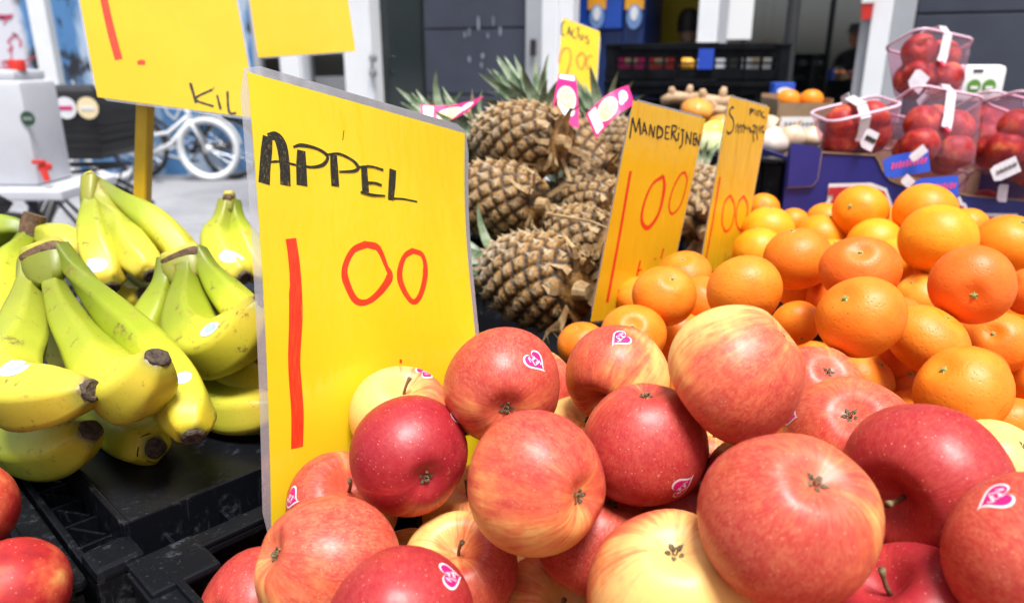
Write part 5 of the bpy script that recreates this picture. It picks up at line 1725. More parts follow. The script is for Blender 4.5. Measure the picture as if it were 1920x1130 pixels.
# far right bunch
B4 = thing('banana_bunch', on_z(440, 560, .965), 'small banana bunch with a green stub beside the left edge of the apple card', 'bananas', GB)
dn_ = at(424, 410, .85) - at(430, 368, .86)
a_, c_ = at(419, 374, .86), at(442, 372, .86)
crown(B4, at(421, 362, .86), at(441, 362, .86), .0085, .012, dn_)
neck(B4, a_, c_, .0085, dn_, .014)
k1 = banana(B4, [(424, 378, .86, .0090), (416, 412, .85, .0105), (407, 445, .84, .0180), (420, 485, .825, .0205), (448, 512, .81, .0150), (458, 521, .806, .0085)], None, seed=31)
banana(B4, [(436, 378, .865, .0090), (442, 412, .86, .0105), (455, 450, .85, .0175), (475, 495, .84, .0195), (505, 520, .83, .010)], None, seed=32)
banana(B4, [(425, 400, .88, .010), (400, 470, .87, .018), (400, 530, .86, .020), (440, 560, .85, .018), (480, 560, .84, .009)], None, seed=33)
banana_sticker(k1, (430, 480), -.1, .013)
# pale bunch at the left edge
B5 = thing('banana_bunch', on_z(20, 640, .965), 'pale yellow banana bunch with a brown stalk stub at the left edge', 'bananas', GB)
b = MB(); b.tube([at(66, 402, .80), at(60, 420, .80), at(52, 445, .795)], [.011, .0115, .009], 10); b.build('stalk_stub', M['banana_cut'], B5, 50)
banana(B5, [(55, 440, .80, .010), (40, 462, .785, .0115), (16, 500, .75, .020), (2, 560, .72, .0225), (6, 620, .70, .021), (30, 665, .68, .010)], None, seed=41)
banana(B5, [(62, 440, .81, .010), (82, 440, .805, .013), (112, 452, .795, .019), (138, 470, .785, .0185), (148, 490, .78, .011)], None, seed=42)
banana(B5, [(50, 436, .81, .010), (25, 430, .81, .015), (-15, 435, .81, .020), (-60, 465, .80, .019), (-90, 500, .79, .009)], None, seed=43)

# ================================================================== pineapples
def pine_mesh(k, N=140):
    rg = np.random.RandomState(k)
    L, Rr = .165, .056
    nt_, na = 120, 132
    golden = math.pi * (3 - math.sqrt(5))
    idx = np.arange(N)
    et = (idx + .5) / N
    ea = (idx * golden) % (2 * math.pi)
    tone = rg.rand(N)
    def prof(t):
        return Rr * (np.clip(np.sin(np.pi * (.08 + .86 * t)), 0, 1) ** .42) * (1 - .10 * t)
    t = np.linspace(0, 1, nt_)
    a = np.linspace(0, 2 * np.pi, na, endpoint=False)
    T_, A_ = np.meshgrid(t, a, indexing='ij')
    Rm = prof(T_)
    da = np.abs((A_[..., None] - ea + np.pi) % (2 * np.pi) - np.pi)
    dx = da * Rm[..., None]
    dz = (T_[..., None] - et) * L
    d2 = np.sqrt(dx ** 2 + dz ** 2)
    o = np.argsort(d2, axis=2)[..., :2]
    f1 = np.take_along_axis(d2, o[..., :1], 2)[..., 0]
    f2 = np.take_along_axis(d2, o[..., 1:2], 2)[..., 0]
    near = o[..., 0]
    edge = np.clip((f2 - f1) / .0075, 0, 1)
    # raised pad with a small horizontal crest through its centre
    vz = (T_ - et[near]) * L
    crest = np.exp(-(vz / .0016) ** 2) * np.exp(-(f1 / .006) ** 2)
    hgt = .0020 + .0018 * rg.rand(N)
    slope = rg.randn(N) * .35 - .55
    h = hgt[near] * (1 - (1 - edge) ** 1.6) + .0042 * crest + .0020 * slope[near] * np.clip(vz / .006, -1, 1) * edge
    h += rg.randn(*h.shape) * .00030
    r_ = Rm + h
    z = (T_ - .5) * L
    verts = np.stack([r_ * np.cos(A_), r_ * np.sin(A_), z], -1).reshape(-1, 3)
    eyeval = np.clip(.15 + .55 * edge + .30 * np.exp(-(f1 / .0045) ** 2), 0, 1) * np.where(edge < .12, .25, 1)
    tn = tone[near] * .55 + .45 * np.clip(T_ * 1.2 - .1, 0, 1)
    b = MB()
    fs = [(i * na + j, i * na + (j + 1) % na, (i + 1) * na + (j + 1) % na, (i + 1) * na + j) for i in range(nt_ - 1) for j in range(na)]
    vs_ = [tuple(v) for v in verts]
    fs += [tuple(range(na - 1, -1, -1)), tuple((nt_ - 1) * na + j for j in range(na))]
    b.v = [V(v) for v in vs_]; b.f = fs
    b.attr = {'eye': eyeval.ravel().tolist(), 'tone': tn.ravel().tolist()}
    body = b.mesh('pineapple', M['pine'], True)
    # a dry bract at the foot of every eye
    b = MB()
    for i in range(N):
        Rr_ = float(prof(np.array(et[i])))
        zz = (et[i] - .5) * L
        ca_, sa_ = math.cos(ea[i]), math.sin(ea[i])
        nr, tg = V((ca_, sa_, 0)), V((-sa_, ca_, 0))
        c = nr * (Rr_ + .0042) + V((0, 0, zz - .0035))
        wd = .0036 + .0014 * tone[i]
        lift = .0045 + .006 * tone[i] * tone[(i * 7) % N]
        tip = c + nr * lift + V((0, 0, .0085 + .005 * tone[i])) + tg * (.002 * math.sin(i * 5))
        b.add([c - tg * wd, c + tg * wd, c + nr * .0022 + V((0, 0, .004)) + tg * wd * .55, c + nr * .0022 + V((0, 0, .004)) - tg * wd * .55, tip],
              [(0, 1, 2, 3), (3, 2, 4)])
    br = b.mesh('bracts', M['bract'])
    # dried leaf rags around the base
    b = MB()
    r2 = random.Random(k)
    for i in range(16):
        a0 = r2.uniform(0, 6.28); nr = V((math.cos(a0), math.sin(a0), 0)); tg = V((-nr.y, nr.x, 0))
        base = nr * .020 + V((0, 0, -L / 2 + .001))
        ln = r2.uniform(.025, .05)
        P = [base, base + nr * ln * .5 + V((0, 0, -.008)), base + nr * ln * .8 + V((0, 0, r2.uniform(-.015, .012))), base + nr * ln * (.9 + .3 * r2.random()) + tg * r2.uniform(-.01, .01) + V((0, 0, r2.uniform(-.03, .03)))]
        W = [.0035, .0045, .003, .0004]
        vs_ = []
        for p, w_ in zip(P, W): vs_ += [p + tg * w_, p - tg * w_ + nr * .001]
        b.add(vs_, [(2 * q, 2 * q + 1, 2 * q + 3, 2 * q + 2) for q in range(3)])
    b.tube([(0, 0, -L / 2 + .004), (.001, 0, -L / 2 - .008), (.002, .001, -L / 2 - .016)], [.013, .0105, .009], 12)
    ra = b.mesh('base_leaves', M['dry_leaf'])
    return body, br, ra, L
PIN = [pine_mesh(k) for k in (1, 2)]
def leaf_mesh(k, ln, curl, wd):
    b = MB()
    n = 8
    vs_ = []
    for i in range(n + 1):
        q = i / n
        x = ln * (q - .35 * curl * q * q)
        z_ = ln * curl * q * q * .75
        w_ = wd * (1 - q) ** .75 * (1 if q > .1 else .8 + 2 * q)
        tr = .28 * w_
        vs_ += [V((z_ + tr, w_, x)), V((z_ - tr * .6, 0, x)), V((z_ + tr, -w_, x))]
    fs = []
    for i in range(n):
        a = 3 * i
        fs += [(a, a + 1, a + 4, a + 3), (a + 1, a + 2, a + 5, a + 4)]
    b.add(vs_, fs)
    return b.mesh('leaf', M['pine_leaf'], True)
LEAF = [leaf_mesh(0, .15, .12, .0135), leaf_mesh(1, .135, .35, .0145), leaf_mesh(2, .105, .7, .0145), leaf_mesh(3, .07, .9, .013)]
def pineapple(base, top, radius, label, k=0, crown_=True, nleaf=34, crown_scale=1.0, roll=0.0, cdir=None):
    body, br, ra, L = PIN[k]
    o = link('pineapple', body)
    tag(o, label, 'pineapple', 'pile of pineapples')
    ax = (top - base)
    o.location = (base + top) / 2
    q = ax.to_track_quat('Z', 'Y')
    o.rotation_mode = 'QUATERNION'
    o.rotation_quaternion = q @ Quaternion((0, 0, 1), roll)
    kr, kz = radius / .058, ax.length / L
    o.scale = (kr, kr, kz)
    bb = link('bracts', br, o); bb['kind'] = 'stuff'
    link('base_leaves', ra, o)
    if crown_:
        rg = random.Random(k * 7 + nleaf)
        for i in range(nleaf):
            f = i / nleaf
            m = LEAF[0 if f < .3 else 1 if f < .6 else 2 if f < .85 else 3]
            lf = link('leaf', m, o)
            a = i * 2.39996
            tilt = lerp(.03, .62, f) + rg.uniform(-.08, .08)
            rr = lerp(.002, .018, f)
            lf.location = (rr * math.cos(a), rr * math.sin(a), L / 2 + lerp(.012, -.004, f))
            s_ = crown_scale * rg.uniform(.85, 1.15)
            lf.scale = (s_ / kr, s_ / kr, s_ / kz)
            lf.rotation_euler = (0, tilt, a)
    return o
pineapple(at(1050, 268, 1.03), at(905, 258, 1.13), .057, 'golden brown pineapple lying on top of the pile, base towards the right', 0, True, 26, .8, .4)
pineapple(at(1010, 385, .97), at(850, 362, 1.05), .054, 'brown pineapple lying under the top one, its rough base beside the dark gap', 1, True, 22, .7, 1.3)
pineapple(at(1085, 545, .845), at(930, 505, .95), .060, 'large pineapple at the bottom of the pile, resting on the crate rim', 0, True, 22, .7, 2.4)
pineapple(at(1125, 335, 1.14), at(1020, 225, 1.24), .052, 'pineapple behind the top one whose tall crown rises against the grey wall', 1, True, 46, 1.0, .2)
pineapple(at(1150, 405, 1.02), at(1065, 360, 1.14), .050, 'dusty grey pineapple in the middle of the pile, left of the mandarin price card', 1, True, 18, .6, 3.0)
pineapple(at(1140, 455, .94), at(1020, 445, 1.04), .048, 'pineapple squeezed behind the large bottom one', 0, True, 18, .5, 1.0)
pineapple(at(1200, 320, 1.26), at(1140, 245, 1.34), .052, 'dark pineapple with pale crown behind the right pink tag', 0, True, 38, .95, .7)
pineapple(at(1318, 432, 1.13), at(1308, 335, 1.26), .054, 'pineapple standing between the two amber price cards', 1, True, 18, .6, 2.0)
pineapple(at(905, 275, 1.22), at(830, 232, 1.30), .048, 'pineapple at the back left whose leaves rise behind the apple price card', 1, True, 24, .75, .9)
b = MB(); b.tube([at(1030, 402, .90), at(1070, 408, .88), at(1110, 416, .87), at(1140, 428, .86)], [.0022, .002, .0018, .001], 6)
tag(b.build('dry_stalk', M['dry_leaf'], None), 'long dry straw lying across the large bottom pineapple', 'straw')
# pink hang tags
def hang_tag(cs_, ds, label, disc=(.42, .5), flip=False):
    P = [at(px, py, d) for (px, py), d in zip(cs_, ds)]
    o0 = sum(P, V()) / 4
    th = thing('hang_tag', o0, label, 'tag', 'pink pineapple tags')
    n = (P[1] - P[0]).cross(P[3] - P[0]).normalized()
    if n.dot(CAM - o0) < 0: n = -n
    def q(u, v, o=0.0):
        return lerp(lerp(P[0], P[1], u), lerp(P[3], P[2], u), v) + n * (o + .010 * math.sin(math.pi * u) * (1 if not flip else -1))
    def sheet(u0, u1, v0, v1, o, m, name):
        b = MB(); N = 8
        vs_ = [q(lerp(u0, u1, i / N), lerp(v0, v1, j), o + oo) for oo in (0, -.0004) for j in (0, 1) for i in range(N + 1)]
        K = 2 * (N + 1)
        fs = [(i, i + 1, N + 2 + i, N + 1 + i) for i in range(N)] + [(K + i, K + N + 1 + i, K + N + 2 + i, K + i + 1) for i in range(N)]
        b.add(vs_, fs); return b.build(name, m, th)
    def disc_(u, v, ru, rv, o, m, name):
        b = MB(); pts = [q(u + ru * math.cos(k * .262), v + rv * math.sin(k * .262), o) for k in range(24)]
        b.add([q(u, v, o)] + pts, [(0, 1 + i, 1 + (i + 1) % 24) for i in range(24)]); return b.build(name, m, th)
    sheet(0, 1, 0, 1, 0, M['pink'], 'card')
    sheet(.04, .20, .08, .92, .0006, M['white_card'], 'print')
    disc_(disc[0], disc[1], .23, .40, .0008, M['cream'], 'print')
    disc_(disc[0], disc[1], .17, .30, .0012, M['pale_yellow'], 'print')
    for k in range(6):
        a = k * 1.047
        disc_(disc[0] + .09 * math.cos(a), disc[1] + .16 * math.sin(a), .035, .06, .0016, M['cream'], 'print')
    disc_(.80, .42, .10, .26, .0008, M['white_card'], 'print'); disc_(.72, .62, .06, .14, .0010, M['light_blue'], 'print')
    return th
M['pale_yellow'] = mat('pale_yellow_print', (.85, .66, .22), .5)
M['light_blue'] = mat('light_blue_print', (.45, .62, .80), .5)
hang_tag([(1098, 214), (1178, 160), (1190, 196), (1118, 260)], [1.02, 1.04, 1.02, 1.0], 'pink tag with a cream disc, tilted, hanging left of the mandarin price card', (.40, .5))
hang_tag([(1048, 138), (1078, 142), (1085, 240), (1032, 225)][1:] + [(1048, 138)], [1.16, 1.04, 1.04, 1.16], 'upright pink tag wrapped over the right end of the top pineapple', (.62, .5))
hang_tag([(788, 196), (908, 180), (880, 206), (792, 232)], [1.12, 1.12, 1.10, 1.10], 'long pink tag with white print just above the apple price card', (.5, .6), True)
# ================================================================== blue fruit box with clear tubs
M['box_blue'] = noisy('blue_print_card', (.015, .017, .175), (.020, .022, .215), 12, .55)
M['card_brown'] = noisy('brown_cardboard', (.36, .23, .13), (.28, .18, .10), 20, .8)
M['box_red'] = mat('red_print', (.52, .02, .025), .55)
DB = 1.30
bl, brr = at(1476, 400, DB), at(2010, 400, DB)
ztop = at(1600, 292, DB).z
zflap = at(1500, 268, DB).z
yB = bl.y
box = thing('fruit_box', (.72, yB + .15, ZTAB), 'blue cardboard fruit box with big white and red letters holding the clear tubs', 'box')
def bz(py): return at(1600, py, DB).z
def bxx(px, py): return at(px, py, DB)
yF = yB
def fp_(px, py):
    q = on_plane(px, py, V((0, yF, 0)), V((0, 1, 0)))
    return q
out = [(1538, 286), (1640, 292), (1648, 305), (1655, 322), (1668, 338), (1688, 347), (1760, 356), (1815, 367), (1925, 377), (2040, 384)]
pts = [fp_(1478, 290), fp_(1482, 276)] + [fp_(*p) for p in out]
zb = ZTAB + .002
pts = pts + [V((pts[-1].x, yF, zb)), V((fp_(1470, 395).x, yF, zb))]
b = MB(); b.poly(pts, (0, .005, 0)); b.build('front_panel', M['box_blue'], box)
xl, xr = fp_(1470, 395).x, pts[-3].x
b = MB(); b.box((xl + .0025, yF + .156, (zb + ztop) / 2), (.005, .30, ztop - zb)); b.build('side_panel', M['box_blue'], box)
b = MB(); b.box((xr - .0025, yF + .156, (zb + ztop) / 2), (.005, .30, ztop - zb)); b.build('side_panel', M['box_blue'], box)
b = MB(); b.box(((xl + xr) / 2, yF + .308, (zb + ztop) / 2), (xr - xl, .005, ztop - zb)); b.build('back_panel', M['card_brown'], box)
b = MB(); b.box(((xl + xr) / 2, yF + .156, zb + .006), (xr - xl - .014, .296, .006)); b.build('base', M['card_brown'], box)
# folded corner cap, proud of the panel
cap = [fp_(*p) + V((0, -.006, 0)) for p in [(1480, 282), (1484, 268), (1528, 274), (1538, 284), (1530, 335), (1520, 348), (1474, 350)]]
b = MB(); b.poly(cap, (0, .0045, 0)); b.build('corner_flap', M['box_blue'], box)
b = MB()
for p, q in zip([(1538, 284), (1530, 335), (1520, 348)], [(1530, 335), (1520, 348), (1474, 350)]):
    b.bar(fp_(*p) + V((0, -.004, 0)), fp_(*q) + V((0, -.004, 0)), .003, .003, (0, 1, 0))
b.build('cut_edge', M['card_brown'], box)
b = MB()
edge = [fp_(*p) + V((0, -.0012, .0008)) for p in out]
for p, q in zip(edge[:-1], edge[1:]): b.bar(p, q, .0022, .0022, (0, 1, 0))
b.build('cut_edge', M['card_brown'], box)
def letters(strokes, wpx, off, m, name):
    b = MB()
    for k, st in enumerate(strokes):
        P = [fp_(*p) + V((0, -off - .0002 * k, 0)) for p in st]
        b.ribbon(P, wpx * DB / FPX, (0, -1, 0))
    b.build(name, m, box)
LET = [[(1530, 440), (1578, 352)], [(1552, 358), (1630, 356), (1652, 364), (1660, 382), (1640, 402), (1590, 408)], [(1712, 440), (1735, 392)], [(1716, 396), (1775, 386), (1800, 392), (1806, 408)], [(1800, 412), (1905, 414)], [(1850, 414), (1838, 450)], [(1786, 374), (1792, 390)]]
letters(LET, 27, .0008, M['white_card'], 'lettering')
letters(LET, 14, .0026, M['box_red'], 'lettering')

def tub_mat():
    m = bpy.data.materials.new('clear_pink_plastic'); m.use_nodes = True
    n_ = m.node_tree; n_.nodes.clear()
    out_ = n_.nodes.new('ShaderNodeOutputMaterial')
    tr = n_.nodes.new('ShaderNodeBsdfTransparent'); tr.inputs[0].default_value = (.93, .74, .82, 1)
    df = n_.nodes.new('ShaderNodeBsdfPrincipled'); df.inputs['Base Color'].default_value = (.62, .42, .52, 1); df.inputs['Roughness'].default_value = .25
    lw = n_.nodes.new('ShaderNodeLayerWeight'); lw.inputs[0].default_value = .35
    mr = n_.nodes.new('ShaderNodeMapRange'); mr.inputs[3].default_value = .035; mr.inputs[4].default_value = .42
    n_.links.new(lw.outputs['Facing'], mr.inputs[0])
    mx = n_.nodes.new('ShaderNodeMixShader')
    n_.links.new(mr.outputs[0], mx.inputs[0]); n_.links.new(tr.outputs[0], mx.inputs[1]); n_.links.new(df.outputs[0], mx.inputs[2]); n_.links.new(mx.outputs[0], out_.inputs[0])
    return m
M['tub'] = tub_mat()
M['tub_rim'] = mat('pink_clear_rim', (.72, .50, .62), .25)
M['strap'] = noisy('white_strap', (.62, .60, .64), (.52, .50, .55), 60, .45)
M['tag_blue'] = mat('tag_blue', (.02, .07, .48), .4)
M['tag_red'] = mat('tag_pink_print', (.80, .05, .12), .5)
def rrect(hx, hy, r_, n=5):
    o = []
    for cx_, cy_, a0 in ((hx - r_, hy - r_, 0), (-hx + r_, hy - r_, 90), (-hx + r_, -hy + r_, 180), (hx - r_, -hy + r_, 270)):
        for k in range(n + 1):
            a = R(a0 + 90 * k / n)
            o.append((cx_ + r_ * math.cos(a), cy_ + r_ * math.sin(a)))
    return o
WHERE = ['bottom front left', 'bottom front right', 'bottom back left', 'bottom back right', 'middle', 'upper front left', 'upper front right', 'upper back', 'topmost']
def tub(base, rim, wd, dp, yaw, label, nl, nfruit=7, seed=0, strap=True, tagkind=None):
    ax = rim - base; h = ax.length
    q = ax.to_track_quat('Z', 'Y')
    # keep local x roughly along the picture's x
    z = ax.normalized(); x = V((math.cos(yaw), math.sin(yaw), 0)); x = (x - z * x.dot(z)).normalized(); y = z.cross(x)
    rot = Matrix((x, y, z)).transposed()
    th = thing('fruit_tub', base, label, 'tub', 'clear pink tubs of nectarines')
    th.rotation_euler = rot.to_euler()
    hx, hy = wd / 2, dp / 2
    b = MB()
    lv = [(0, .74), (.004, .80), (h * .5, .91), (h - .004, 1.0)]
    vs_ = []
    for z_, k in lv: vs_ += [V((px * k, py * k, z_)) for px, py in rrect(hx, hy, .022)]
    n = 24
    fs = [(i * n + j, i * n + (j + 1) % n, (i + 1) * n + (j + 1) % n, (i + 1) * n + j) for i in range(len(lv) - 1) for j in range(n)] + [tuple(range(n))]
    b.add(vs_, fs); local_build(b, 'tub_wall', M['tub'], th, True)
    b = MB(); b.tube([V((px * 1.01, py * 1.01, h)) for px, py in rrect(hx, hy, .022)], .0028, 6, closed=True); local_build(b, 'rim', M['tub_rim'], th, True)
    if strap:
        b = MB()
        P = [(-.012, hy * .4, h + .012), (-.008, 0, h + .022), (-.006, -hy * .8, h + .016), (-.006, -hy - .004, h - .004), (-.012, -hy * .95 - .004, h * .55), (-.016, -hy * .9 - .006, h * .42)]
        P = [V(p) for p in P]
        for i in range(len(P) - 1): b.bar(P[i], P[i + 1] + (P[i + 1] - P[i]) * .06, .017, .0014, (0, -1, .3))
        local_build(b, 'strap', M['strap'], th)
        b = MB(); b.tube([P[-1], P[-1] + V((.004, -.004, -.010))], .003, 6); local_build(b, 'twist', M['tag_red'], th)
    rg = random.Random(seed)
    r0 = .030
    spots = [(-.55, -.45), (.5, -.5), (-.5, .5), (.52, .45), (0, 0), (-.5, -.5), (.45, -.42), (.0, .5), (.3, .5)]
    for k in range(nfruit):
        u, v = spots[k % len(spots)]
        lay = .034 if k < 4 else .072 if k < 8 else .10
        if h < .08: lay *= .8
        p = th.location + rot @ V((u * 1.95 * (hx - .034) + rg.uniform(-.004, .004), v * 1.7 * (hy - .032) + rg.uniform(-.004, .004), lay + rg.uniform(-.004, .004)))
        nectarine(p, rg.uniform(.060, .066), (rg.uniform(-1, 1), rg.uniform(-.2, 1), rg.uniform(-.3, .8)), (rg.uniform(-1, 1), rg.uniform(-1, 1), 1), nl.replace('nectarine', WHERE[k] + ' nectarine', 1), 'nectarines packed in the tubs')
    return th, rot
def tag_card(p, wd, ht, ang, label, m, txt, cat='tag', tip=True):
    th = thing('fruit_tag', p, label, cat, 'tags on the fruit tubs')
    b = MB()
    o = [(-.5, -.35), (-.3, -.5), (.5, -.5), (.5, .5), (-.3, .5), (-.5, .35)]
    b.poly([V((x * wd, 0, z * ht)) for x, z in o], (0, .0012, 0)); local_build(b, 'card', m, th)
    if txt:
        b = MB()
        for k in range(5):
            x0 = lerp(-.28, .36, k / 4) * wd
            b.ribbon([V((x0 - .05 * wd, -.0012, -.10 * ht)), V((x0 - .02 * wd, -.0012, .18 * ht)), V((x0 + .03 * wd, -.0012, -.08 * ht)), V((x0 + .07 * wd, -.0012, .14 * ht))], .09 * ht, (0, -1, 0))
        local_build(b, 'lettering', txt, th)
    th.rotation_euler = (R(-12), ang, R(4))
    return th
tub(at(1606, 282, 1.31), at(1602, 204, 1.28), .122, .10, R(2), 'clear tub of nectarines at the left end of the blue box, white strap over it', 'nectarine in the leftmost clear tub on the blue box', 7, 1)
tub(at(1738, 178, 1.36), at(1741, 84, 1.37), .122, .095, R(14), 'clear tub stacked on top of the others, a white strap twisted down its front', 'nectarine in the clear tub on top of the stack', 8, 2)
tub(at(1752, 318, 1.27), at(1748, 198, 1.30), .132, .10, R(10), 'clear tub directly under the topmost tub, a white strap ending in a blue tag', 'nectarine in the clear tub right under the topmost tub', 9, 3)
tub(at(1862, 300, 1.40), at(1866, 202, 1.42), .12, .10, R(10), 'clear tub at the back between the middle and the leaning tub', 'nectarine in the back clear tub below the white carton', 6, 4, False)
tub(at(1893, 330, 1.27), at(1945, 205, 1.26), .13, .11, R(0), 'clear tub leaning to the right at the right edge of the photo', 'nectarine in the clear tub that leans at the right edge', 9, 5)
for k_, (px, py, lab) in enumerate([(1590, 335, 'lowest left'), (1720, 372, 'lowest middle'), (1870, 385, 'lowest right')]):
    tub(at(px, py + 50, 1.345), at(px, py - 28, 1.375), .135, .12, 0, 'clear tub inside the blue box, the %s one under the stacked tubs' % lab, 'nectarine in the %s clear tub inside the blue box' % lab, 4, 7 + k_, False)
tag_card(at(1700, 308, 1.19), .075, .036, R(-10), 'blue tag with pink writing hanging over the dip of the blue box', M['tag_blue'], M['tag_red'])
tag_card(at(1756, 352, 1.18), .072, .034, R(-4), 'second blue tag with pink writing, just above the large orange', M['tag_blue'], M['tag_red'])
tag_card(at(1630, 262, 1.19), .024, .032, R(25), 'small white printed tag on the front of the leftmost tub', M['strap'], M['ink'])
tag_card(at(1722, 152, 1.26), .030, .034, R(35), 'large white tag hanging from the topmost tub', M['strap'], None)
tag_card(at(1722, 288, 1.17), .028, .014, R(-40), 'white twisted strap end above the first blue tag', M['strap'], None)
tag_card(at(1885, 318, 1.17), .044, .026, R(-25), 'striped white tag on the leaning tub at the right edge', M['strap'], M['ink'])
tag_card(at(1702, 340, 1.17), .016, .018, R(-50), 'small white strap piece between the two blue tags', M['strap'], None)
tag_card(at(1880, 362, 1.27), .018, .030, R(5), 'white strap on the rim of the lowest tub at the right', M['strap'], None)

# white carton with two green marks
p = at(1834, 190, 1.62)
crt = thing('white_carton', p, 'white carton with two round green marks standing behind the tubs', 'carton')
ht = at(1834, 122, 1.62).z - p.z
b = MB(); b.box((0, .03, ht / 2), (.105, .06, ht), bev=.012); local_build(b, 'body', M['white_card'], crt, 40)
b = MB(); b.box((-.012, -.0005, ht - .012), (.022, .002, .006), bev=.0009); local_build(b, 'slot', M['black'], crt)
M['leaf_green'] = mat('green_mark', (.10, .26, .03), .5)
for x in (-.016, .017):
    b = MB(); b.lathe([(0, 0), (.0145, 0), (.0145, .0015), (0, .0015)], 20, (x, -.0003, ht * .42), Matrix.Rotation(R(90), 3, 'X')); mk = local_build(b, 'mark', M['leaf_green'], crt)
    b = MB(); b.box((x, -.0026, ht * .38), (.016, .001, .006)); local_build(b, 'print', M['white_card'], crt)

# ================================================================== vegetable crate and what stands beside it
crate('vegetable_crate', 'tall black crate filled with onions, gourds and ginger behind the price cards', u0=1.15, u1=1.52, w0=-.62, w1=-.13, z0=.805, z1=1.085, group='black plastic crates on the table')
crate('closed_crate', 'black crate behind the vegetable crate carrying the orange box and a packet', u0=1.54, u1=1.98, w0=-.64, w1=-.13, z0=.805, z1=1.10, group='black plastic crates on the table')
b = MB(); ubox(b, 1.56, 1.96, -.62, -.15, 1.088, 1.098); b.build('lid', M['far_crate'], bpy.data.objects['closed_crate'])
M['onion'] = noisy('onion_skin', (.62, .42, .26), (.72, .56, .42), 30, .45, stretch=(1, 1, .3))
M['garlic'] = noisy('garlic_skin', (.74, .66, .60), (.62, .48, .42), 40, .55, stretch=(1, 1, .3))
M['ginger'] = noisy('ginger_skin', (.50, .34, .20), (.36, .22, .12), 50, .7)
M['squash'] = noisy('squash_skin', (.78, .26, .03), (.70, .34, .06), 20, .4)
M['gourd_y'] = noisy('yellow_gourd', (.74, .58, .06), (.70, .62, .20), 20, .4)
M['gourd_g'] = noisy('pale_gourd', (.48, .56, .25), (.66, .68, .42), 16, .45, stretch=(3, 3, .4))
def bulb(name, p, r_, m, label, cat, tall=1.0, ribs=0, tip=.35, lean=(.2, .1)):
    b = MB()
    pr = []
    for i in range(19):
        t_ = math.pi * i / 18
        rr = math.sin(t_) * (1 - .15 * math.cos(t_))
        z = -math.cos(t_) * tall + (tip * math.exp(-((math.pi - t_) / .35) ** 2))
        pr.append((rr * r_ if 0 < i < 18 else 0, z * r_))
    b.lathe(pr, 28, fn=(lambda q, a: V((q.x * (1 + .06 * math.cos(ribs * a)), q.y * (1 + .06 * math.cos(ribs * a)), q.z))) if ribs else None)
    o = link(name, b.mesh(name, m, True))
    tag(o, label, cat, 'vegetables in the black crate')
    o.location = p
    o.rotation_euler = (lean[0], lean[1], 0)
    b = MB(); b.tube([(0, 0, r_ * (tall + tip) * .96), (r_ * .05, 0, r_ * (tall + tip) + .008), (r_ * .12, .002, r_ * (tall + tip) + .014)], [.004, .003, .002], 6)
    local_build(b, 'stalk', M['dry_leaf'], o)
    return o
def ginger(p, label, s_=1.0):
    b = MB()
    b.tube([(-.05 * s_, 0, 0), (-.02 * s_, .006, .008), (.02 * s_, 0, .004), (.055 * s_, .008, .010)], [.012 * s_, .019 * s_, .018 * s_, .012 * s_], 12)
    o = link('ginger_root', b.mesh('ginger_root', M['ginger'], True)); tag(o, label, 'ginger', 'vegetables in the black crate'); o.location = p
    for x, dz, r_ in ((-.02, .03, .012), (.022, .034, .011), (.04, -.02, .010)):
        b = MB(); b.tube([(x * s_, .0, .004), (x * s_ * 1.2, .004, dz * s_), (x * s_ * 1.3, .004, dz * 1.3 * s_)], [r_ * s_, r_ * s_ * .9, r_ * s_ * .5], 10); local_build(b, 'knob', M['ginger'], o, True)
    return o
bulb('onion', at(1447, 272, 1.44), .031, M['garlic'], 'big pale onion right of the narrow price card, front of the vegetable crate', 'onion', .9)
bulb('onion', at(1483, 262, 1.47), .027, M['onion'], 'tan onion left of the blue box corner', 'onion', .9, lean=(-.4, .5))
bulb('onion', at(1440, 240, 1.52), .026, M['onion'], 'shaded onion behind the big pale onion', 'onion', .9, lean=(.5, -.4))
bulb('onion', at(1520, 262, 1.50), .024, M['onion'], 'small onion under the white price slip, by the leftmost tub', 'onion', .9)
bulb('squash', at(1306, 212, 1.58), .034, M['squash'], 'orange squash right above the mandarin price card', 'squash', .85, 7, .1)
bulb('squash', at(1352, 238, 1.53), .026, M['squash'], 'small orange squash between the two amber price cards', 'squash', .9, 7, .1)
bulb('gourd', at(1334, 252, 1.47), .025, M['gourd_y'], 'yellow gourd between the two amber price cards', 'gourd', 1.2, 8, .3, (.3, 1.3))
bulb('gourd', at(1332, 276, 1.42), .028, M['gourd_g'], 'pale green striped gourd below the yellow gourd', 'gourd', 1.1, 8, .2, (.2, 1.4))
bulb('gourd', at(1300, 262, 1.47), .026, M['gourd_g'], 'pale green gourd just hidden behind the mandarin price card', 'gourd', 1.1, 8, .2, (.2, 1.2))
ginger(at(1335, 198, 1.64), 'brown ginger root at the back of the vegetable crate beside the orange squash', .9)
ginger(at(1275, 190, 1.66), 'ginger root at the back left of the vegetable crate', .8)
ginger(at(1352, 215, 1.58), 'ginger root leaning on the small orange squash', .7)
bulb('garlic_bulb', at(1400, 262, 1.46), .026, M['garlic'], 'garlic bulb behind the narrow price card', 'garlic', .8, 9, .5)
# white price slip on the crate
p = at(1497, 243, 1.56)
sl_ = thing('price_slip', p, 'small white price slip with faint grey print beside the leftmost tub', 'price slip')
b = MB(); b.box((0, 0, 0), (.080, .002, .052)); local_build(b, 'card', M['white_card'], sl_)
b = MB()
for k in range(7): b.box((-.028 + k * .009, -.0016, .012), (.006, .0006, .006))
local_build(b, 'lettering', mat('grey_ink', (.25, .25, .27), .6), sl_)
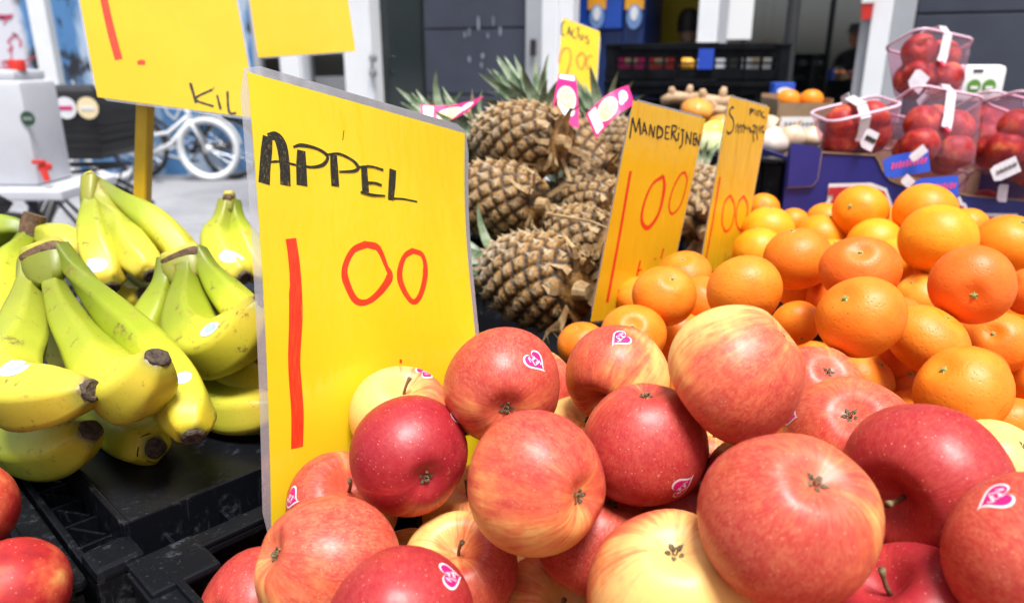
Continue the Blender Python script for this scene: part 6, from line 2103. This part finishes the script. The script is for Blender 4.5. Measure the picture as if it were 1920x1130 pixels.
# cardboard tray with oranges and packet on the closed crate
p = on_z(1507, 226, 1.102)
cbx = thing('cardboard_tray', p, 'small brown cardboard tray of oranges beside the blue and white packet', 'box')
b = MB(); b.box((0, .07, .003), (.14, .14, .005)); local_build(b, 'base', M['card_brown'], cbx)
for nm, c_, d_ in (('side', (0, 0, .025), (.146, .004, .04)), ('side', (0, .142, .034), (.146, .004, .06)), ('side', (-.071, .071, .03), (.004, .137, .05)), ('side', (.071, .071, .03), (.004, .137, .05))):
    b = MB(); b.box(c_, d_); local_build(b, nm, M['card_brown'], cbx)
for k_, (dx, dy, lab) in enumerate([(-.03, .05, 'orange at the left in the small cardboard tray'), (.035, .055, 'orange at the right in the small cardboard tray')]):
    o = link('orange', ORA[k_][0]); tag(o, lab, 'orange', 'oranges in the cardboard tray'); o.location = p + V((dx, dy, .048)); o.scale = (1.05,) * 3; o.color = (.84, .26, .012, 1)
    bt = link('stem_button', BUTTON, o); bt.location = (0, 0, ORA[k_][1])
p = on_z(1466, 214, 1.102)
pk = thing('drink_packet', p, 'blue and white packet standing behind the onions', 'packet')
b = MB(); b.box((0, .02, .045), (.062, .04, .09), bev=.003); local_build(b, 'body', mat('packet_blue', (.03, .10, .55), .35), pk)
b = MB(); b.lathe([(0, 0), (.022, 0), (.022, .001), (0, .001)], 20, (0, -.0008, .066), Matrix.Rotation(R(90), 3, 'X') @ Matrix.Diagonal((1, .5, 1))); local_build(b, 'print', M['white_card'], pk)
b = MB(); b.poly([V((-.03, -.0006, .002)), V((.016, -.0006, .002)), V((.006, -.0006, .03)), V((-.005, -.0006, .048)), V((-.03, -.0006, .048))], (0, -.001, 0)); local_build(b, 'print', M['white_card'], pk)

# ================================================================== stack of black crates by the shop door
sv = (CN, UU, WW, UROT)
pS = at(1290, 190, 2.6)
an = R(82)
CN = V((pS.x, pS.y - .1, 0)); UU = V((math.cos(an), math.sin(an), 0)); WW = V((math.sin(an), -math.cos(an), 0)); UROT = Matrix((UU, WW * -1, V((0, 0, 1)))).transposed()
ztp = at(1290, 82, 2.6).z
ped = thing('wooden_chest', uw(.2, 0, 0), 'plain wooden chest under the stack of black crates by the shop door', 'chest')
zc0 = ztp - .118 * 3
for k in range(5):
    b = MB(); h_ = zc0 / 5; ubox(b, 0, .4, -.3, .3, k * h_ + .003, (k + 1) * h_ - .003, .004); b.build('plank', M['wood'], ped)
labs = ['lowest of the three black crates stacked by the shop door', 'middle black crate of the stack by the shop door', 'topmost black crate of the stack by the shop door, a blue label on its front']
for k in range(3):
    c_ = crate('stacking_crate', labs[k], u0=0, u1=.4, w0=-.305, w1=.295, z0=zc0 + k * .118, z1=zc0 + k * .118 + .112, m='far_crate', group='black crates stacked by the door')
b = MB(); ubox(b, -.009, -.006, .0, .05, ztp - .085, ztp - .02); b.build('label_card', M['tag_blue'], c_)
for k, (w_, col, lab, cat) in enumerate([(-.22, 'pink', 'pink packet seen through the topmost black crate', 'packet'), (-.12, 'red_plastic', 'red packet seen through the topmost black crate', 'packet'), (.20, 'white_card', 'white packet at the right in the topmost black crate', 'packet')]):
    th = thing('small_packet', uw(.06, w_, ztp - .118 + .012), lab, cat, 'packets in the topmost crate')
    b = MB(); ubox(b, .03, .09, w_ - .045, w_ + .045, ztp - .118 + .012, ztp - .018, .006); b.build('body', M[col], th)
    b = MB(); ubox(b, .0265, .0285, w_ - .02, w_ + .02, ztp - .07, ztp - .05); b.build('print', M['cream'], th)
o = link('orange', ORA[0][0]); tag(o, 'orange lying in the topmost black crate by the shop door', 'orange', 'packets in the topmost crate'); o.location = uw(.07, -.03, ztp - .075); o.color = (.85, .45, .05, 1)
bt = link('stem_button', BUTTON, o); bt.location = (0, 0, ORA[0][1])
CN, UU, WW, UROT = sv

# ================================================================== people
M['cloth_dark'] = noisy('dark_jacket', (.012, .012, .014), (.02, .02, .022), 30, .9)
M['skin'] = noisy('skin', (.42, .24, .17), (.38, .21, .15), 20, .5)
M['hair'] = noisy('dark_hair', (.010, .008, .007), (.02, .016, .012), 200, .6)
M['jeans'] = noisy('dark_trousers', (.02, .022, .03), (.03, .032, .042), 40, .9)
def skin_mesh(name, verts, edges, radii, m, parent, sub=1, root=0):
    me = bpy.data.meshes.new(name)
    me.from_pydata(verts, edges, [])
    o = link(name, me, parent)
    me.materials.append(m)
    md = o.modifiers.new('skin', 'SKIN')
    if not me.skin_vertices: me.skin_vertices.new()
    for i, v in enumerate(me.skin_vertices[0].data):
        r_ = radii[i]
        v.radius = (r_, r_) if not hasattr(r_, '__len__') else r_
        v.use_root = (i == root)
    md.use_smooth_shade = True
    s2 = o.modifiers.new('sub', 'SUBSURF'); s2.levels = sub; s2.render_levels = sub
    return o
def person(loc, ang, H, label, hat=False, pose='hold'):
    th = thing('person', (0, 0, 0), label, 'person')
    k = H / 1.75
    v, e, r_ = [], [], []
    def add(p, rad, par=None):
        v.append(tuple(q * k for q in p)); r_.append(tuple(q * k for q in rad) if hasattr(rad, '__len__') else rad * k)
        if par is not None: e.append((par, len(v) - 1))
        return len(v) - 1
    pel = add((0, 0, .95), (.15, .11)); wst = add((0, 0, 1.10), (.14, .10), pel); ch = add((0, 0, 1.30), (.165, .115), wst); nk0 = add((0, 0, 1.43), (.10, .08), ch); nk = add((0, .01, 1.50), .055, nk0)
    for s_ in (-1, 1):
        sh = add((.17 * s_, 0, 1.40), .065, nk0)
        if pose == 'hold':
            el = add((.24 * s_, .02, 1.14), .046, sh); wr = add((.13 * s_, .18, 1.17), .032, el); hd = add((.10 * s_, .22, 1.18), .034, wr)
            dirs = (0, .02, .03)
        else:
            el = add((.23 * s_, -.02, 1.12), .046, sh); wr = add((.24 * s_, .03, .87), .030, el); hd = add((.24 * s_, .04, .80), .034, wr)
            dirs = (0, .005, -.035)
        for f in range(5):
            o_ = (f - 2) * .016
            if pose == 'hold':
                a = add((.10 * s_ - .004 * s_, .245, 1.18 + o_), .008, hd); add((.075 * s_, .262 - .006 * abs(f - 2), 1.185 + o_ * 1.2), .007, a)
            else:
                a = add((.24 * s_, .04 + o_, .765), .008, hd); add((.235 * s_, .045 + o_ * 1.1, .725 + .006 * abs(f - 2)), .007, a)
        hp = add((.095 * s_, 0, .88), .095, pel); kn = add((.10 * s_, .02, .50), .058, hp); an_ = add((.10 * s_, -.01, .09), .040, kn); add((.105 * s_, .13, .04), .034, an_)
    skin_mesh('body', v, e, r_, M['cloth_dark'], th)
    b = MB()
    pr = [(0, -.115), (.045, -.108), (.062, -.07), (.075, -.01), (.078, .04), (.066, .085), (.036, .112), (0, .12)]
    b.lathe([(a * k, z * k) for a, z in pr], 24, (0, .02 * k, 1.62 * k), fn=lambda q, a: V((q.x, q.y * 1.18, q.z)))
    hd_ = local_build(b, 'head', M['skin'], th, True)
    b = MB(); b.tube([V((0, .108, 1.635)) * k, V((0, .124, 1.605)) * k, V((0, .112, 1.598)) * k], [.010 * k, .014 * k, .010 * k], 8); local_build(b, 'nose', M['skin'], hd_, True)
    b = MB()
    for s_ in (-1, 1): b.lathe([(0, -.012 * k), (.011 * k, 0), (0, .012 * k)], 10, V((.032 * s_, .098, 1.645)) * k)
    local_build(b, 'eyes', M['black'], hd_, True)
    b = MB(); b.box(V((0, .102, 1.565)) * k, (.045 * k, .012 * k, .009 * k), bev=.003); local_build(b, 'mouth', M['red_plastic'], hd_)
    for s_ in (-1, 1):
        b = MB(); b.lathe([(0, -.028 * k), (.012 * k, -.014 * k), (.015 * k, .01 * k), (0, .028 * k)], 10, V((.08 * s_, .015, 1.625)) * k); local_build(b, 'ear', M['skin'], hd_, True)
    b = MB()
    hp_ = [(.082, -.04), (.088, .02), (.084, .07), (.062, .115), (.03, .135), (0, .14)]
    b.lathe([(a * k, z * k) for a, z in hp_], 24, (0, .0, 1.63 * k), fn=lambda q, a: V((q.x, q.y * 1.15, q.z)))
    local_build(b, 'hair', M['hair'], th, True)
    if hat:
        b = MB(); b.lathe([(0, .10 * k), (.07 * k, .095 * k), (.092 * k, .06 * k), (.096 * k, .01 * k), (.14 * k, .0), (.14 * k, -.006 * k), (.09 * k, -.004 * k)], 28, (0, .015 * k, 1.69 * k)); local_build(b, 'hat', M['cloth_dark'], th, True)
    th.location = loc; th.rotation_euler = (0, 0, ang)
    return th
person((-.20, -.36, 0), 0, 1.64, 'photographer in dark jacket and brimmed hat, seen only as a reflection in the shop window', True)
q = on_plane(1290, 60, FO + FN * .95, FN)
person((q.x, q.y, .02), R(-20), 1.58, 'dark haired person inside the shop doorway, only the head showing above the crates', False, 'stand')
